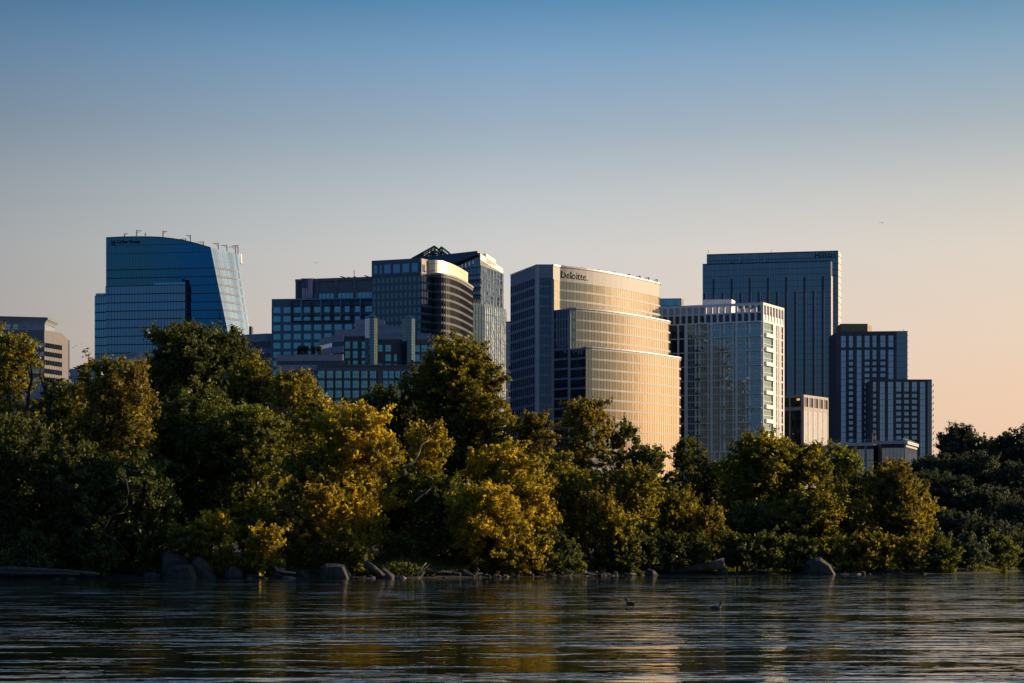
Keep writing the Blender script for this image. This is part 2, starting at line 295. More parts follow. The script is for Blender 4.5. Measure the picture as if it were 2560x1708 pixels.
# --- blue glass tower with the arched roof and the leaning pale side
def blue_tower():
    b = Bld('blue_glass_tower', 'blue glass office tower with arched roofline and pale leaning side', GP(430, 1000))
    g = GZ
    A = GP(265, 1003); B_ = GP(526, 995); zr = PZ(618, 995); lean = .204*(zr-g)
    B2 = (B_[0]+lean, B_[1]); C = GP(596, 1010.5); C2 = (C[0]+.146*(zr-g), C[1]); zc = PZ(634, 1010.5)
    L = math.dist(A, B_)
    roof = [(267, 593.4), (305, 591.3), (342, 590.7), (372, 591), (400, 592), (430, 595.2), (460, 600), (493, 608), (526, 618)]
    rz = [(PX(px, 1003-8*(px-265)/261)-A[0], PZ(py, 1003-8*(px-265)/261)) for px, py in roof]
    RX = [r[0] for r in rz]; RZ = [r[1] for r in rz]; top = lambda u: float(np.interp(u, RX, RZ))
    w = b.part('wall', 'core')
    pl = [(A[0]+x, A[1]-8*x/(B_[0]-A[0])) for x in [0]+RX[1:]]; n = len(pl)
    # core below the roof curve: leaning front and side
    w.v += []; back = 34
    for i in range(n-1):
        def low(p): return (p[0]+lean*((p[0]-A[0])/(B_[0]-A[0])), p[1])
        p, q = pl[i], pl[i+1]; pz, qz = RZ[i], RZ[i+1]; lp, lq = low(p), low(q)
        w.box8([(lp[0], lp[1]+.05, g), (lq[0], lq[1]+.05, g), (lq[0], lq[1]+back, g), (lp[0], lp[1]+back, g), (p[0], p[1]+.05, pz-.3), (q[0], q[1]+.05, qz-.3), (q[0], q[1]+back, qz-.3), (p[0], p[1]+back, pz-.3)])
    w.box8([(B2[0]-2.1, B2[1]+.8, g), (C2[0]-2.4, C2[1]+.6, g), (C2[0]-5, C2[1]+20, g), (B2[0]-3, B2[1]+20, g), (B_[0]-2.1, B_[1]+.8, zr-.8), (C[0]-2.4, C[1]+.6, zc-.8), (C[0]-5, C[1]+20, zc-.8), (B_[0]-3, B_[1]+20, zr-.8)])
    fh = 4.2; zf = PZ(656, 1003)
    fc = Face(A, B_, g, zr, A, B2); fc.z1 = zr
    nb = 36; bw = fc.L/nb; k = 0; z = zf
    while z-fh > g:
        for i in range(nb):
            t = i/nb; gm = 'glass_blue_%d' % max(0, min(5, int((t-.22)*9+random.uniform(-.5, .5)+k*.12)))
            fc.pane(b.part('window_band', gm, k), i*bw+.04, (i+1)*bw-.04, z-fh+.5, z, .04, .012)
        fc.box(b.part('floor_line', 'metal_dark'), 0, fc.L, z-fh, z-fh+.5, 0, .12); z -= fh; k += 1
    for r, (za, zb) in enumerate(((zf, zf+4.0), (zf+4.2, zf+8.2), (zf+8.4, 190))):   # glass screen under the curved roof edge
        for i in range(nb):
            u0, u1 = i*bw+.04, (i+1)*bw-.04; t0, t1 = min(zb, top(u0)-.25), min(zb, top(u1)-.25)
            if t0 <= za+.2 and t1 <= za+.2: continue
            t0, t1 = max(t0, za), max(t1, za); P = fc.P
            b.part('upper_glass', 'glass_blue_%d' % max(0, min(5, int((i/nb-.25)*9+random.uniform(-.4, .4)))), r).quad(P(u0, za, .04), P(u1, za, .04), P(u1, t1, .04), P(u0, t0, .04))
    rim = b.part('roof_rim', 'metal_dark')
    for i in range(n-1):
        p, q = pl[i], pl[i+1]; rim.box8([(p[0], p[1]-.15, RZ[i]-.5), (q[0], q[1]-.15, RZ[i+1]-.5), (q[0], q[1]+1, RZ[i+1]-.5), (p[0], p[1]+1, RZ[i]-.5), (p[0], p[1]-.15, RZ[i]), (q[0], q[1]-.15, RZ[i+1]), (q[0], q[1]+1, RZ[i+1]), (p[0], p[1]+1, RZ[i])])
    # leaning pale side
    fs = Face(B_, C, g, zr, B2, C2); nb2 = 13; bw = fs.L/nb2; z = zf; k = 0
    while z-fh > g:
        for i in range(nb2): fs.pane(b.part('side_window_band', 'glass_frit', k), i*bw+.05, (i+1)*bw-.05, z-fh+.8, z-.05, .04, .006)
        fs.box(b.part('side_floor_line', 'beige_concrete'), 0, fs.L, z-fh+.12, z-fh+.36, 0, .1); fs.box(b.part('side_floor_line', 'beige_concrete'), 0, fs.L, z-fh+.44, z-fh+.66, 0, .1); z -= fh; k += 1
    for i in range(nb2):
        u0, u1 = i*bw+.05, (i+1)*bw-.05; f_ = lambda u: zr+(zc-zr)*u/fs.L-.3; P = fs.P
        b.part('side_window_band', 'glass_frit', 'top').quad(P(u0, zf, .04), P(u1, zf, .04), P(u1, f_(u1), .04), P(u0, f_(u0), .04))
    c2 = (C[0]+1.2, C[1]+1.0); b.part('corner_fin', 'white_panel').box8([(C[0], C[1], zc-4.8), (c2[0]+.2, c2[1], zc-4.8), (c2[0]+.2, c2[1]+3, zc-4.8), (C[0], C[1]+3, zc-4.8), (C[0], C[1], zc+.1), (c2[0], c2[1], zc+.1), (c2[0], c2[1]+3, zc+.1), (C[0], C[1]+3, zc+.1)])
    # lower volume in front and left wing
    D0, D1 = GP(264, 999.5), GP(463, 992.5); zl = PZ(711, 992.5); zw = PZ(739.6, 1002)
    w.prism([D0, D1, (D1[0]+.75, D1[1]+4.6), (D0[0], D0[1]+6)], g, zl-.2)
    facade(b, D0, D1, g, zl, fh, 1.57, sill=.12, pier=.05, glass_='glass_slate2', wall='metal_dark', piermat='metal_dark', vol='low', top=.4, j=.012, wname='front_window_band')
    facade(b, D1, (D1[0]+.8, D1[1]+4.2), g, zl, fh, 1.4, sill=.12, pier=.08, glass_='glass_blue_deep', wall='metal_dark', vol='ret', top=.4, j=0)
    W0, W1 = GP(237, 1002), GP(264.3, 1001)
    w.prism([W0, W1, (W1[0], W1[1]+20), (W0[0]+3, W0[1]+20)], g, zw-.2)
    facade(b, W0, W1, g, zw, fh, 1.2, sill=.14, pier=.07, glass_='glass_teal', wall='metal_dark', piermat='wall_dark', vol='wing', top=.3, wname='wing_window_band')
    for (P0, P1, zt, nm_) in ((W0, W1, zw, 1), (lerp(D0, D1, .6), D1, zl, 2)):
        f = Face(P0, P1, 0, zt); q = b.part('glass_rail', 'glass_teal', nm_); f.box(q, .3, f.L-.2, zt, zt+1.2, -.6, -.52)
        for i in range(9): f.box(b.part('rail_posts', 'wall_pale', nm_), .3+i*(f.L-.6)/8, .36+i*(f.L-.6)/8, zt, zt+1.5, -.5, -.4)
    f = Face(D0, D1, 0, zl); f.box(b.part('roof_hut', 'wall_dark'), f.L-2.2, f.L-.6, zl-.2, zl+3, -1.8, -.8)
    # balcony bulge low on the corner
    zk = PZ(825, 995); s0 = fc.P(fc.L, zk, 0); b.part('corner_bay', 'glass_bluegrey').prism([(s0[0]+.3, s0[1]-1.6), (s0[0]+4.2, s0[1]-.4), (s0[0]+6.2, s0[1]+5), (s0[0]+.3, s0[1]+3)], g, [zk-1, zk-1.4, zk-5, zk-1.2])
    # window-washing davits along the roof
    for i, (px, hgt, dx) in enumerate(((310, 6, 10), (341, 14, 14), (407, 16, 12), (464, 6, -15), (475.5, 18, -10), (508, 11, -14), (545, 15, -13), (567, 15, -14), (588, 16, -15), (594.5, 21, -13))):
        d = 999 if px < 527 else 995+15*(px-526)/70; X = PX(px, d)
        zb = (top(X-A[0]) if px < 527 else zr+(zc-zr)*(px-526)/70)-.4; s = d/F; q = b.part('davit', 'rust_paint' if i in (1, 2) else 'brown_concrete', i)
        q.tube([(X, d+.8, zb), (X, d+.8, zb+hgt*s+.4)], .34 if i in (1, 2) else .24, 5)
        q.tube([(X, d+.8, zb+hgt*s+.3), (X+dx*s, d-.6, zb+hgt*s-.1)], .15, 5); q.tube([(X, d+.8, zb+hgt*s-1.2), (X+dx*s*.6, d, zb+hgt*s)], .1, 4)
    X = PX(363.5, 999); q = b.part('antenna', 'wall_dark'); zb = top(X-A[0]); q.tube([(X, 999, zb-.4), (X, 999, zb+1.8)], .13, 5); q.box(X-.35, X+.35, 998.8, 999.2, zb+.5, zb+1.0)
    fm = Face(GP(292, 1002.1), GP(349, 1000.4), 100, 145)
    text(b, 'CoStar Group', fm, 0, fm.L, PZ(605.5, 1001), 2.2, 'letter_black', d=.2, depth=.3)
    q = b.part('sign_emblem', 'letter_black'); cx, cz = PX(282.5, 1001.5), PZ(607, 1001.5)
    for k in range(6):                                                        # star of six hooked strokes
        a = math.pi/3*k+.3; p = lambda r, t: (cx+r*math.cos(a+t), 1001.6, cz+r*math.sin(a+t)); q.tube([p(.35, 0), p(.9, .25), p(1.45, -.15)], .17, 4)
    b.finish()
glass('glass_slate2', (.02, .05, .075), (.26, .45, .58), .5, warp=.008)
blue_tower()
# --- low pale building at the foot of the blue tower
def low_pale():
    b = Bld('low_pale_annex', 'low pale building with a window strip at the foot of the blue tower', GP(350, 830)); z = 83.7
    A, B_ = V(307, 889, z), V(346, 880, z); C = GP(400, 826)
    b.part('wall', 'wall_pale').prism([A, B_, C, (C[0], C[1]+25), (A[0]+6, A[1]+20)], GZ, z)
    f = Face(A, B_, GZ, z)
    for i in range(9): f.pane(b.part('window_band', 'glass_slate'), .4+i*(f.L-.8)/9, .3+(i+1)*(f.L-.8)/9, z-7.6, z-2.2, .05, .01)
    f.box(b.part('parapet', 'wall_pale'), 0, f.L, z-.6, z+.2, .02, .3); b.finish()
low_pale()
def octagon_office():
    b = Bld('banded_office_block', 'grey banded office block with flared penthouse roof beside the dead tree', GP(40, 710)); z = 79.6
    A, B_, C = GP(-90, 700), GP(110, 700), V(154, 833, z)
    w = b.part('wall', 'brown_concrete'); w.prism([A, B_, C, (C[0]-3, C[1]+26), (A[0]+8, A[1]+40)], GZ, z)
    facade(b, A, B_, 58, z, 3.02, 1.6, sill=.5, pier=.07, top=4.6, glass_='glass_warm', piermat='wall_dark', wall='brown_concrete', vol=0)
    facade(b, B_, C, 58, z, 3.02, 1.6, sill=.42, pier=.04, top=4.4, glass_='glass_dark', piermat='wall_dark', wall='brown_concrete', vol=1, ds=.15)
    P0, P1 = GP(-60, 709), GP(112, 709); zt = 83.6
    b.part('penthouse', 'wall_grey').prism([P0, P1, (P1[0]+.6, P1[1]+12), (P0[0], P0[1]+14)], z-.2, zt)
    for i in range(5):                                                        # flared cornice in steps
        e = (i/4)**1.6*1.1; b.part('flared_roof', 'wall_grey').prism([(P0[0], P0[1]-.2-e), (P1[0]+.2+e, P1[1]-.2-e), (P1[0]+1+e, P1[1]+13), (P0[0], P0[1]+14)], zt-.8+i*.35, zt-.449+i*.35)
    r = PX(70, 710); b.part('flared_roof', 'brown_concrete').prism([(P0[0], 707.4), (P1[0]+1.4, 707.4), (P1[0]+2, 722), (P0[0], 722)], zt+.96, [zt+2.0, zt+1.3, zt+1.3, zt+2.0])
    f = Face(P0, P1, z-1, zt)
    for i, px in enumerate((-20, 5, 33)): f.pane(b.part('penthouse_window', 'glass_warm', i), PX(px, 709)-P0[0], PX(px+(12 if i == 2 else 20), 709)-P0[0], z+1.2, z+3.0, .06, 0)
    fr = Face(GP(-60, 700.4), GP(66, 700.4), z-1, z+2)
    q = b.part('roof_railing', 'wall_dark'); fr.box(q, 0, fr.L, z+.95, z+1.05, -.1, 0)
    for i in range(24): fr.box(q, i*fr.L/24, i*fr.L/24+.07, z-.05, z+.95, -.09, -.02)
    pz = PZ(958, 690); b.part('podium', 'wall_grey').prism([GP(-60, 690), GP(168, 690), (PX(168, 690), 716), (PX(-60, 690), 716)], GZ, pz)
    b.finish()
octagon_office()
def low_glass():
    b = Bld('low_glass_building', 'low bluish building with layered roof slabs between banded office block and blue tower', GP(190, 868)); D = 862
    x = lambda px: PX(px, D); w = b.part('wall', 'wall_pale')
    w.prism([GP(150, D), GP(240, D), (x(240), D+20), (x(150), D+20)], GZ, PZ(940, D))
    w.prism([(x(172), D+2), (x(240), D+2), (x(240), D+18), (x(172), D+18)], PZ(940, D)-.1, PZ(921, D))
    facade(b, GP(150, D), GP(240, D), GZ, PZ(940, D), 3.6, 1.9, sill=.12, pier=.05, glass_='glass_slate', piermat='wall_pale', top=.5)
    for px0, px1, py in ((181, 240, 917.5), (189, 240, 914), (198, 240, 911.5)): b.part('roof_slab', 'wall_dark', py).prism([(x(px0), D+1), (x(px1), D+1), (x(px1), D+12), (x(px0), D+12)], PZ(py+1.4, D), PZ(py, D))
    b.part('roof_slab', 'wall_dark', 0).prism([(x(150), D), (x(173), D), (x(173), D+8), (x(150), D+8)], PZ(927, D), PZ(925, D))
    for px in (152, 160, 171): b.part('canopy_post', 'wall_dark', px).box(x(px), x(px)+.2, D+.3, D+.5, PZ(940, D), PZ(927, D))
    q = b.part('roof_vent', 'wall_pale'); q.box(x(213), x(219), D+3, D+4, PZ(911.5, D), PZ(906, D)); b.finish()
low_glass()
def grey_mid():
    b = Bld('grey_banded_building', 'low grey building with dark window strips right behind the blue tower', GP(650, 875)); z = 96.7; D = 870
    A, B_ = GP(600, 876), GP(667, D); C = GP(690, D+1)
    b.part('wall', 'wall_grey').prism([A, B_, C, (C[0], D+25), (A[0], D+25)], GZ, z)
    facade(b, A, B_, GZ, z, 5.2, 1.5, sill=.42, pier=.06, glass_='glass_dark', piermat='wall_dark', top=3.4)
    facade(b, B_, C, GZ, z, 5.2, 2, sill=.42, pier=.3, glass_='glass_warm', top=3.4, vol=1)
    b.part('roof_hut', 'wall_dark').box(PX(624, 880), PX(630, 880), 878, 884, z-.2, PZ(817, 880)); b.finish()
grey_mid()
# --- big office block carrying the flag
def flag_block():
    b = Bld('teal_window_office', 'wide blue-grey office block with teal square windows and setback top floor', GP(800, 835))
    z = 106; A, B_ = V(679.6, 748, z), V(935, 744.2, z); zu = 116
    b.part('wall', 'wall_blue').prism([A, B_, (B_[0], B_[1]+34), (A[0]+8, A[1]+34)], GZ, z)
    fh = 3.68; fc = Face(A, B_, GZ, z)
    facade(b, A, B_, GZ, z, fh, 4.12, sill=.34, pier=.26, mode='punch', glass_='glass_teal', wall='wall_blue', top=3.4, wname='window', wlimit=95, ds=.3, dp=.42, split=2, pierpart='piers')
    n = 10; bw = 4.12
    rail = b.part('bay_rail', 'blue_steel'); fc.box(rail, PX(728, 822)-A[0], fc.L, z-.7, z-.25, .3, 1.7)
    for px in (755, 805, 855, 905): u = PX(px, 822)-A[0]; fc.box(b.part('bay_post', 'blue_steel', px), u-.22, u+.22, z-9.4, z-.3, 1.1, 1.6)
    for px in (730, 780, 830, 880): u = PX(px, 822)-A[0]; fc.box(b.part('bay_pier', 'metal_dark', px), u-.5, u+.5, z-9.4, z-1.5, .44, .9)
    for py in (765, 790): zz = PZ(py, 822); fc.box(b.part('bay_shade', 'metal_dark', py), PX(733, 822)-A[0], fc.L, zz-.18, zz+.1, .5, 1.3)
    fc.box(b.part('bay_shade', 'metal_dark', 0), PX(733, 822)-A[0], fc.L, z-9.7, z-9.2, .43, 1.4)
    U0, U1 = V(739, 699, zu), V(935, 692, zu)
    b.part('setback_storey', 'brown_concrete').prism([U0, U1, (U1[0], U1[1]+22), (U0[0]+5, U0[1]+22)], z-.2, zu)
    fu = Face(U0, U1, z-.2, zu)
    for i, px in enumerate((741, 794, 843, 893)):
        u = PX(px, 834)-U0[0]; fu.box(b.part('pilaster', 'brown_concrete'), max(0, u-.7), u+.7, z-.2, zu-1.2, 0, .5)
    fu.box(b.part('pilaster', 'brown_concrete'), 0, fu.L, zu-1.2, zu+.02, 0, .52)
    for i in range(18):
        u = 3+i*(fu.L-3)/18; fu.pane(b.part('setback_window', 'glass_teal', i), u+.1, u+1.6, z+.6, z+3.6, .1, 0)
    for px, h, kx in ((858, 3, 0), (877, 2, 0), (885.5, 12, 1), (891, 2.6, 0), (918, 4, 0)):
        X = PX(px, 838); q = b.part('antenna', 'wall_dark', px); q.tube([(X, 838, zu-.1), (X, 838, zu+h*.33)], .14 if kx else .2, 5)
        if not kx: q.tube([(X-1.2, 838, zu+h*.33+.3), (X+1.0, 837.6, zu+h*.3-.3)], .22, 5)
    b.finish()
    # the flag hangs on the setback storey
    r = empty('hanging_flag', (U0[0]+3, U0[1], z), 'large striped flag with stars hanging down the front of the teal-windowed block', 'flag')
    px0, px1 = PX(755.5, 836), PX(784, 836); zt, zb = PZ(698.5, 836), PZ(745, 834); n = 13; D = 834.7
    wv = lambda u, v: D-.35*math.sin(u*9+v*2)*(.3+v)-.15*math.sin(u*23)
    def strip(mb, u0, u1, v0, v1, off=0, k=4, m=8):
        for i in range(k):
            for j in range(m):
                a, c = u0+(u1-u0)*i/k, u0+(u1-u0)*(i+1)/k; e, g = v0+(v1-v0)*j/m, v0+(v1-v0)*(j+1)/m
                P = lambda u, v: (px0+(px1-px0)*(u-.02*v), wv(u, v)-off, zt+(zb-zt)*v); mb.quad(P(a, g), P(c, g), P(c, e), P(a, e))
    red, wh, bl, st = MB(), MB(), MB(), MB()
    for i in range(13): strip(red if i % 2 == 0 else wh, i/13, (i+1)/13, 0 if i >= 7 else .47, 1, k=2)
    strip(bl, 0, 7/13, 0, .47, k=8)
    for i in range(9):
        for j in range(5 if i % 2 == 0 else 6):
            u, v = (.035+i*.058), .04+.08*(j if i % 2 else j+.5)*.95; strip(st, u-.012, u+.012, v-.012, v+.012, .06, 1, 1)
    org = tuple(r.location)
    for nm_, mb, mt in (('red_stripes', red, 'flag_red'), ('white_stripes', wh, 'flag_white'), ('canton', bl, 'flag_blue'), ('stars', st, 'flag_white')): mb.build(nm_, mt, r, org)
    hb = MB(); hb.tube([(px0-.3, D, zt+.1), (px1+.3, D, zt+.1)], .12, 5); hb.build('hanging_bar', 'metal_dark', r, org)
solid('wall_blue', (.12, .17, .235), var=.08)
flag_block()
# --- office with flat punched side and curved dark banded side
def curved_dark():
    b = Bld('curved_dark_office', 'office tower with flat punched front, dark curved ribbon side and glowing curved penthouse', GP(1050, 790))
    z, zl = 116.4, 110.6
    A, B_ = V(930, 652.7, z), V(1053, 646, z); C1 = GP(1078, 783.5)
    ph = arc([(1070, 649.7), (1099, 654.9), (1122, 660.6), (1142.5, 667.6), (1158, 675.3), (1169, 683)], z, 22)
    body = arc([(1078.7, 686), (1122, 693.5), (1147.6, 699.5), (1169, 709.7), (1178, 717), (1181.5, 722)], zl, 22)
    pb = [(ph[-1][0]-22, ph[-1][1]+12), (A[0]+14, A[1]+26)]
    b.part('wall', 'core').prism([A, B_, C1]+body+[(body[-1][0]-20, body[-1][1]+14), (A[0]+12, A[1]+32)], GZ, zl)
    b.part('penthouse', 'wall_slab').prism([A, B_]+ph+pb, zl-.1, z-.4)
    fh = 3.05
    # flat front: tall openings under the roof, punched windows below
    fc = Face(A, B_, zl, z); fc.box(b.part('front_top_wall', 'wall_slab'), 0, fc.L, z-1.7, z+.05, 0, .35); fc.box(b.part('front_top_wall', 'wall_slab'), 0, fc.L, zl-.4, zl+.6, 0, .34)
    for i, (a, c) in enumerate(((.035, .11), (.15, .2), (.25, .38), (.43, .57), (.62, .76), (.81, .93))):
        fc.pane(b.part('roof_opening', 'glass_slate2', i), a*fc.L, c*fc.L, zl+.6, z-1.7, .06, .01)
    for t in (0, .12, .21, .39, .58, .77, .94): fc.box(b.part('front_top_wall', 'wall_slab'), t*fc.L, t*fc.L+(.035*fc.L if t else .03*fc.L), zl+.6, z-1.7, 0, .34)
    facade(b, A, B_, GZ, zl, fh, 1.9, sill=.34, pier=.36, mode='punch', glass_='glass_yellow', wall='wall_slab', wname='window', wlimit=95, ds=.16, dp=.18, top=1.2, pierpart='piers')
    facade(b, B_, C1, GZ, zl, fh, 1.35, sill=.3, pier=.12, glass_='glass_panel', wall='wall_slab2', top=1.0, vol='c')
    multi(b, body, GZ, zl, fh, 1.3, sill=.3, pier=.08, glass_='glass_curve', wall='wall_slab2', piermat='wall_dark', top=1.3, vol='c', j=.01)
    for i in range(len(body)-1): Face(body[i], body[i+1], 0, zl).box(b.part('roof_rim', 'fascia_metal'), -.02, math.dist(body[i], body[i+1])+.02, zl-.3, zl+.45, -1.5, .45)
    for i in range(len(ph)-1):
        f = Face(ph[i], ph[i+1], zl, z); f.box(b.part('penthouse_cladding', 'penthouse_metal'), -.01, f.L+.01, zl-.05, z-1.5, 0, .12); f.box(b.part('penthouse_cladding', 'penthouse_metal', 1), -.01, f.L+.01, z-1.42, z, 0, .16)
    f = Face(B_, ph[0], zl, z); f.box(b.part('corner_panel', 'beige_concrete'), 0, f.L, zl-.1, z, 0, .2)
    for i in range(3): f.pane(b.part('penthouse_window', 'glass_dark', i), .5+i*.72, 1.15+i*.72, zl+.7, z-2.3, .25, 0)
    q = b.part('roof_crane', 'rust_paint'); q.tube([(C1[0]-2, C1[1]-1.4, zl+1.0), (C1[0]+1.7, C1[1]-.8, zl+1.5)], .18, 5)
    q = b.part('end_balcony', 'metal_dark'); p = body[-1]; q.box(p[0]-1.2, p[0]+.4, p[1]-3, p[1]-.5, zl-9.4, zl-8.6)
    b.finish()
solid('wall_slab', (.11, .15, .20), var=.08); solid('wall_slab2', (.12, .135, .155), var=.08)
glass('glass_curve', (.008, .012, .018), (.5, .5, .5), .035, rough=.06, warp=.02, wscale=.12, bright=(.05, .05, .05), bfrac=.93)  # shadow on the curved side put into darker wall_slab2 and duller glass
curved_dark()
# --- dark glass apartment tower with the sloping roof slab
def slope_tower():
    b = Bld('slanted_roof_tower', 'dark blue glass apartment tower with slanted roof slab and sunlit white crown', GP(1200, 870))
    z = 131.5; A = GP(1085, 872); B_ = GP(1201, 860); C = GP(1257.5, 887)
    b.part('wall', 'core').prism([A, B_, C, (C[0]-8, C[1]+16), (A[0], A[1]+24)], GZ, [118, 127.5, 125.2, 125, 118])
    facade(b, A, B_, GZ, 124.5, 3.3, 1.8, sill=.15, pier=.06, glass_='glass_slate', wall='wall_dark', piermat='metal_dark', vol=0, top=.4)
    f = Face(A, B_, GZ, z)
    zA = PZ(661, 868)
    for i in range(8):                                                        # glass gable under the slab
        u0, u1 = f.L*(.38+.62*i/8), f.L*(.38+.62*(i+1)/8); P = f.P; zt = lambda u: 125+(4.6)*(u/f.L-.38)/.62
        b.part('gable_glass', 'glass_slate').quad(P(u0, 124.5, .05), P(u1-.1, 124.5, .05), P(u1-.1, zt(u1), .05), P(u0, zt(u0), .05))
    s = b.part('roof_slab', 'slope_roof')
    pts = [(1050, 643, 878), (1194.5, 627, 860.5), (1194.8, 636, 858.5), (1124.6, 661, 864), (1090, 662, 868)]
    fr = [(PX(a, d), d, PZ(c, d)) for a, c, d in pts]; bk = [(x, y+9, zz-.6) for x, y, zz in fr]
    n = len(fr); i0 = len(s.v); s.v += fr+bk; s.f.append(tuple(i0+n-1-k for k in range(n))); s.f.append(tuple(i0+n+k for k in range(n)))
    for k in range(n): j = (k+1) % n; s.f.append((i0+k, i0+j, i0+n+j, i0+n+k))
    facade(b, B_, C, GZ, 125.2, 3.3, 1.9, sill=.12, pier=.05, glass_='glass_wavy', wall='wall_dark', piermat='metal_dark', vol=1, top=.3)
    cr = b.part('white_crown', 'white_panel'); B0 = (PX(1194.8, 859), 859); M1, M2 = lerp(B_, C, .25), lerp(B_, C, .68)
    cr.prism([B_, C, (C[0]-3, C[1]+8), (B0[0]+1, B0[1]+10)], 125.25, [130.2, 127.4, 127.2, 130.2]); cr.prism([M1, M2, (M2[0]-5, M2[1]+3), (M1[0]-5, M1[1]+3)], 127, [131.2, 130.0, 130, 131])
    cr.prism([(B0[0]-.2, B0[1]-.4), (B_[0]+.2, B_[1]-.25), (B_[0]-.5, B_[1]+5), (B0[0]-.2, B0[1]+5)], 130.25, 131.5)
    for k in range(3):                                                        # recessed balconies on the corner
        zz = PZ(700+19*k, 862); q = b.part('balcony', 'wall_dark', k); f.box(q, f.L-6.5, f.L+1.1, zz-.5, zz, 0, 1.3); f.box(b.part('balcony_glass', 'glass_slate', k), f.L-6.4, f.L+.6, zz, zz+1.1, 1.15, 1.22)
    # lower wider block
    zb = 105.5; D0, D1, D2 = GP(1160, 838), GP(1211, 845), V(1265, 779, zb)
    b.part('lower_block', 'core').prism([D0, D1, D2, (D2[0]-7, D2[1]+12), (D0[0], D0[1]+24)], GZ, zb)
    facade(b, D0, D1, GZ, zb, 3.3, 1.6, sill=.12, pier=.08, glass_='glass_slate', wall='wall_dark', piermat='metal_dark', vol=2, wname='lower_window_band')
    facade(b, D1, D2, GZ, zb, 3.3, 1.9, sill=.1, pier=.05, glass_='glass_wavy', wall='wall_dark', piermat='metal_dark', vol=3, wname='lower_window_band')
    f2 = Face(D1, D2, GZ, zb)
    for k in range(20):
        for u in (.32, .76): zz = zb-6-k*3.3*1.0; f2.box(b.part('dark_slot', 'metal_dark', (k, u)) if k < 14 else b.part('dark_slot', 'metal_dark', 'rest'), u*f2.L, u*f2.L+1.2, zz-2.2, zz, 0, .14)
    for k, (P0, P1) in enumerate(((D0, D1), (D1, D2))):
        fr_ = Face(P0, P1, 0, zb); fr_.box(b.part('terrace_rail', 'glass_slate', k), 0, fr_.L, zb+.1, zb+.9, -.3, -.22)
        for i in range(11): fr_.box(b.part('terrace_posts', 'wall_pale', k), i*fr_.L/10-.08, i*fr_.L/10+.08, zb, zb+1.4, -.2, -.1)
    b.finish()
solid('crane_dummy', (.1, .1, .1))
slope_tower()
def truss_tower():
    b = Bld('truss_crowned_tower', 'far tower crowned with a dark open steel truss peak', GP(1075, 1100)); D = 1100
    w = b.part('wall', 'wall_dark'); w.prism([GP(1040, D), GP(1122, D), (PX(1122, D), D+18), (PX(1040, D), D+18)], GZ, PZ(652, D))
    t = b.part('roof_truss', 'truss_steel'); P = lambda px, py, dd=0: (PX(px, D), D+dd, PZ(py, D))
    for dd in (0, 16):
        T = lambda a, c, r=.55: t.tube([P(*a, dd), P(*c, dd)], r, 4)
        T((1028, 648), (1086, 616)); T((1086, 616), (1096, 624)); T((1096, 624), (1124, 645)); T((1103.5, 618), (1124, 634)); T((1103.5, 618), (1096, 627)); T((1036, 650), (1084, 622), .35); T((1028, 649), (1124, 649)); T((1066, 636), (1106, 636), .4)
        for k in range(7): T((1042+k*6.5, 648), (1040+k*7.6, 641.5-k*4), .25); T((1042+k*6.5, 648), (1047+k*6.5, 638-k*3.4), .22)
        for k in range(7): a = math.pi*k/6; T((1083, 636), (1083+9*math.cos(a), 636-9*math.sin(a)), .25)
        for k in range(6): a = math.pi*k/6; T((1083+9*math.cos(a), 636-9*math.sin(a)), (1083+9*math.cos(a+math.pi/6), 636-9*math.sin(a+math.pi/6)), .25)
        for k in range(5): T((1100+k*5, 646), (1101+k*4.6, 621+k*3.6), .3); T((1098+k*5, 636), (1104+k*5, 646), .25)
    for a in ((1028, 648), (1086, 616), (1103.5, 618), (1124, 634), (1096, 625)): t.tube([P(*a, 0), P(*a, 16)], .5, 4)
    b.part('truss_roofing', 'truss_steel').prism([P(1030, 0)[:2], P(1058, 0)[:2], (P(1058, 0)[0], D+16), (P(1030, 0)[0], D+16)], [PZ(648.5, D), PZ(636, D), PZ(636, D), PZ(648.5, D)], [PZ(647, D), PZ(631.5, D), PZ(631.5, D), PZ(647, D)])
    b.finish()
solid('truss_steel', (.03, .055, .06), rough=.5)
truss_tower()
def sliver(name, label, px0, px1, py, D, wall, gl, fh=3.2):
    b = Bld(name, label, GP(px0, D)); z = PZ(py, D); A, B_ = GP(px0, D), GP(px1, D-3)
    b.part('wall', wall).prism([A, B_, (B_[0]+1, B_[1]+20), (A[0], A[1]+20)], GZ, z)
    facade(b, A, B_, GZ, z, fh, 2.2, sill=.35, pier=.3, glass_=gl, wall=wall, top=1.5); b.part('roof_rim', 'roof_gravel').prism([(A[0], A[1]-.4), (B_[0], B_[1]-.4), (B_[0], B_[1]+4), (A[0], A[1]+4)], z, z+.6); b.finish()
sliver('narrow_blue_tower', 'narrow pale blue tower glimpsed between slanted roof tower and curved golden tower', 1250, 1290, 808, 960, 'wall_pale', 'glass_slate')
sliver('cream_building', 'cream building low in the gap left of the curved golden tower', 1240, 1295, 1010, 925, 'white_concrete', 'glass_warm')
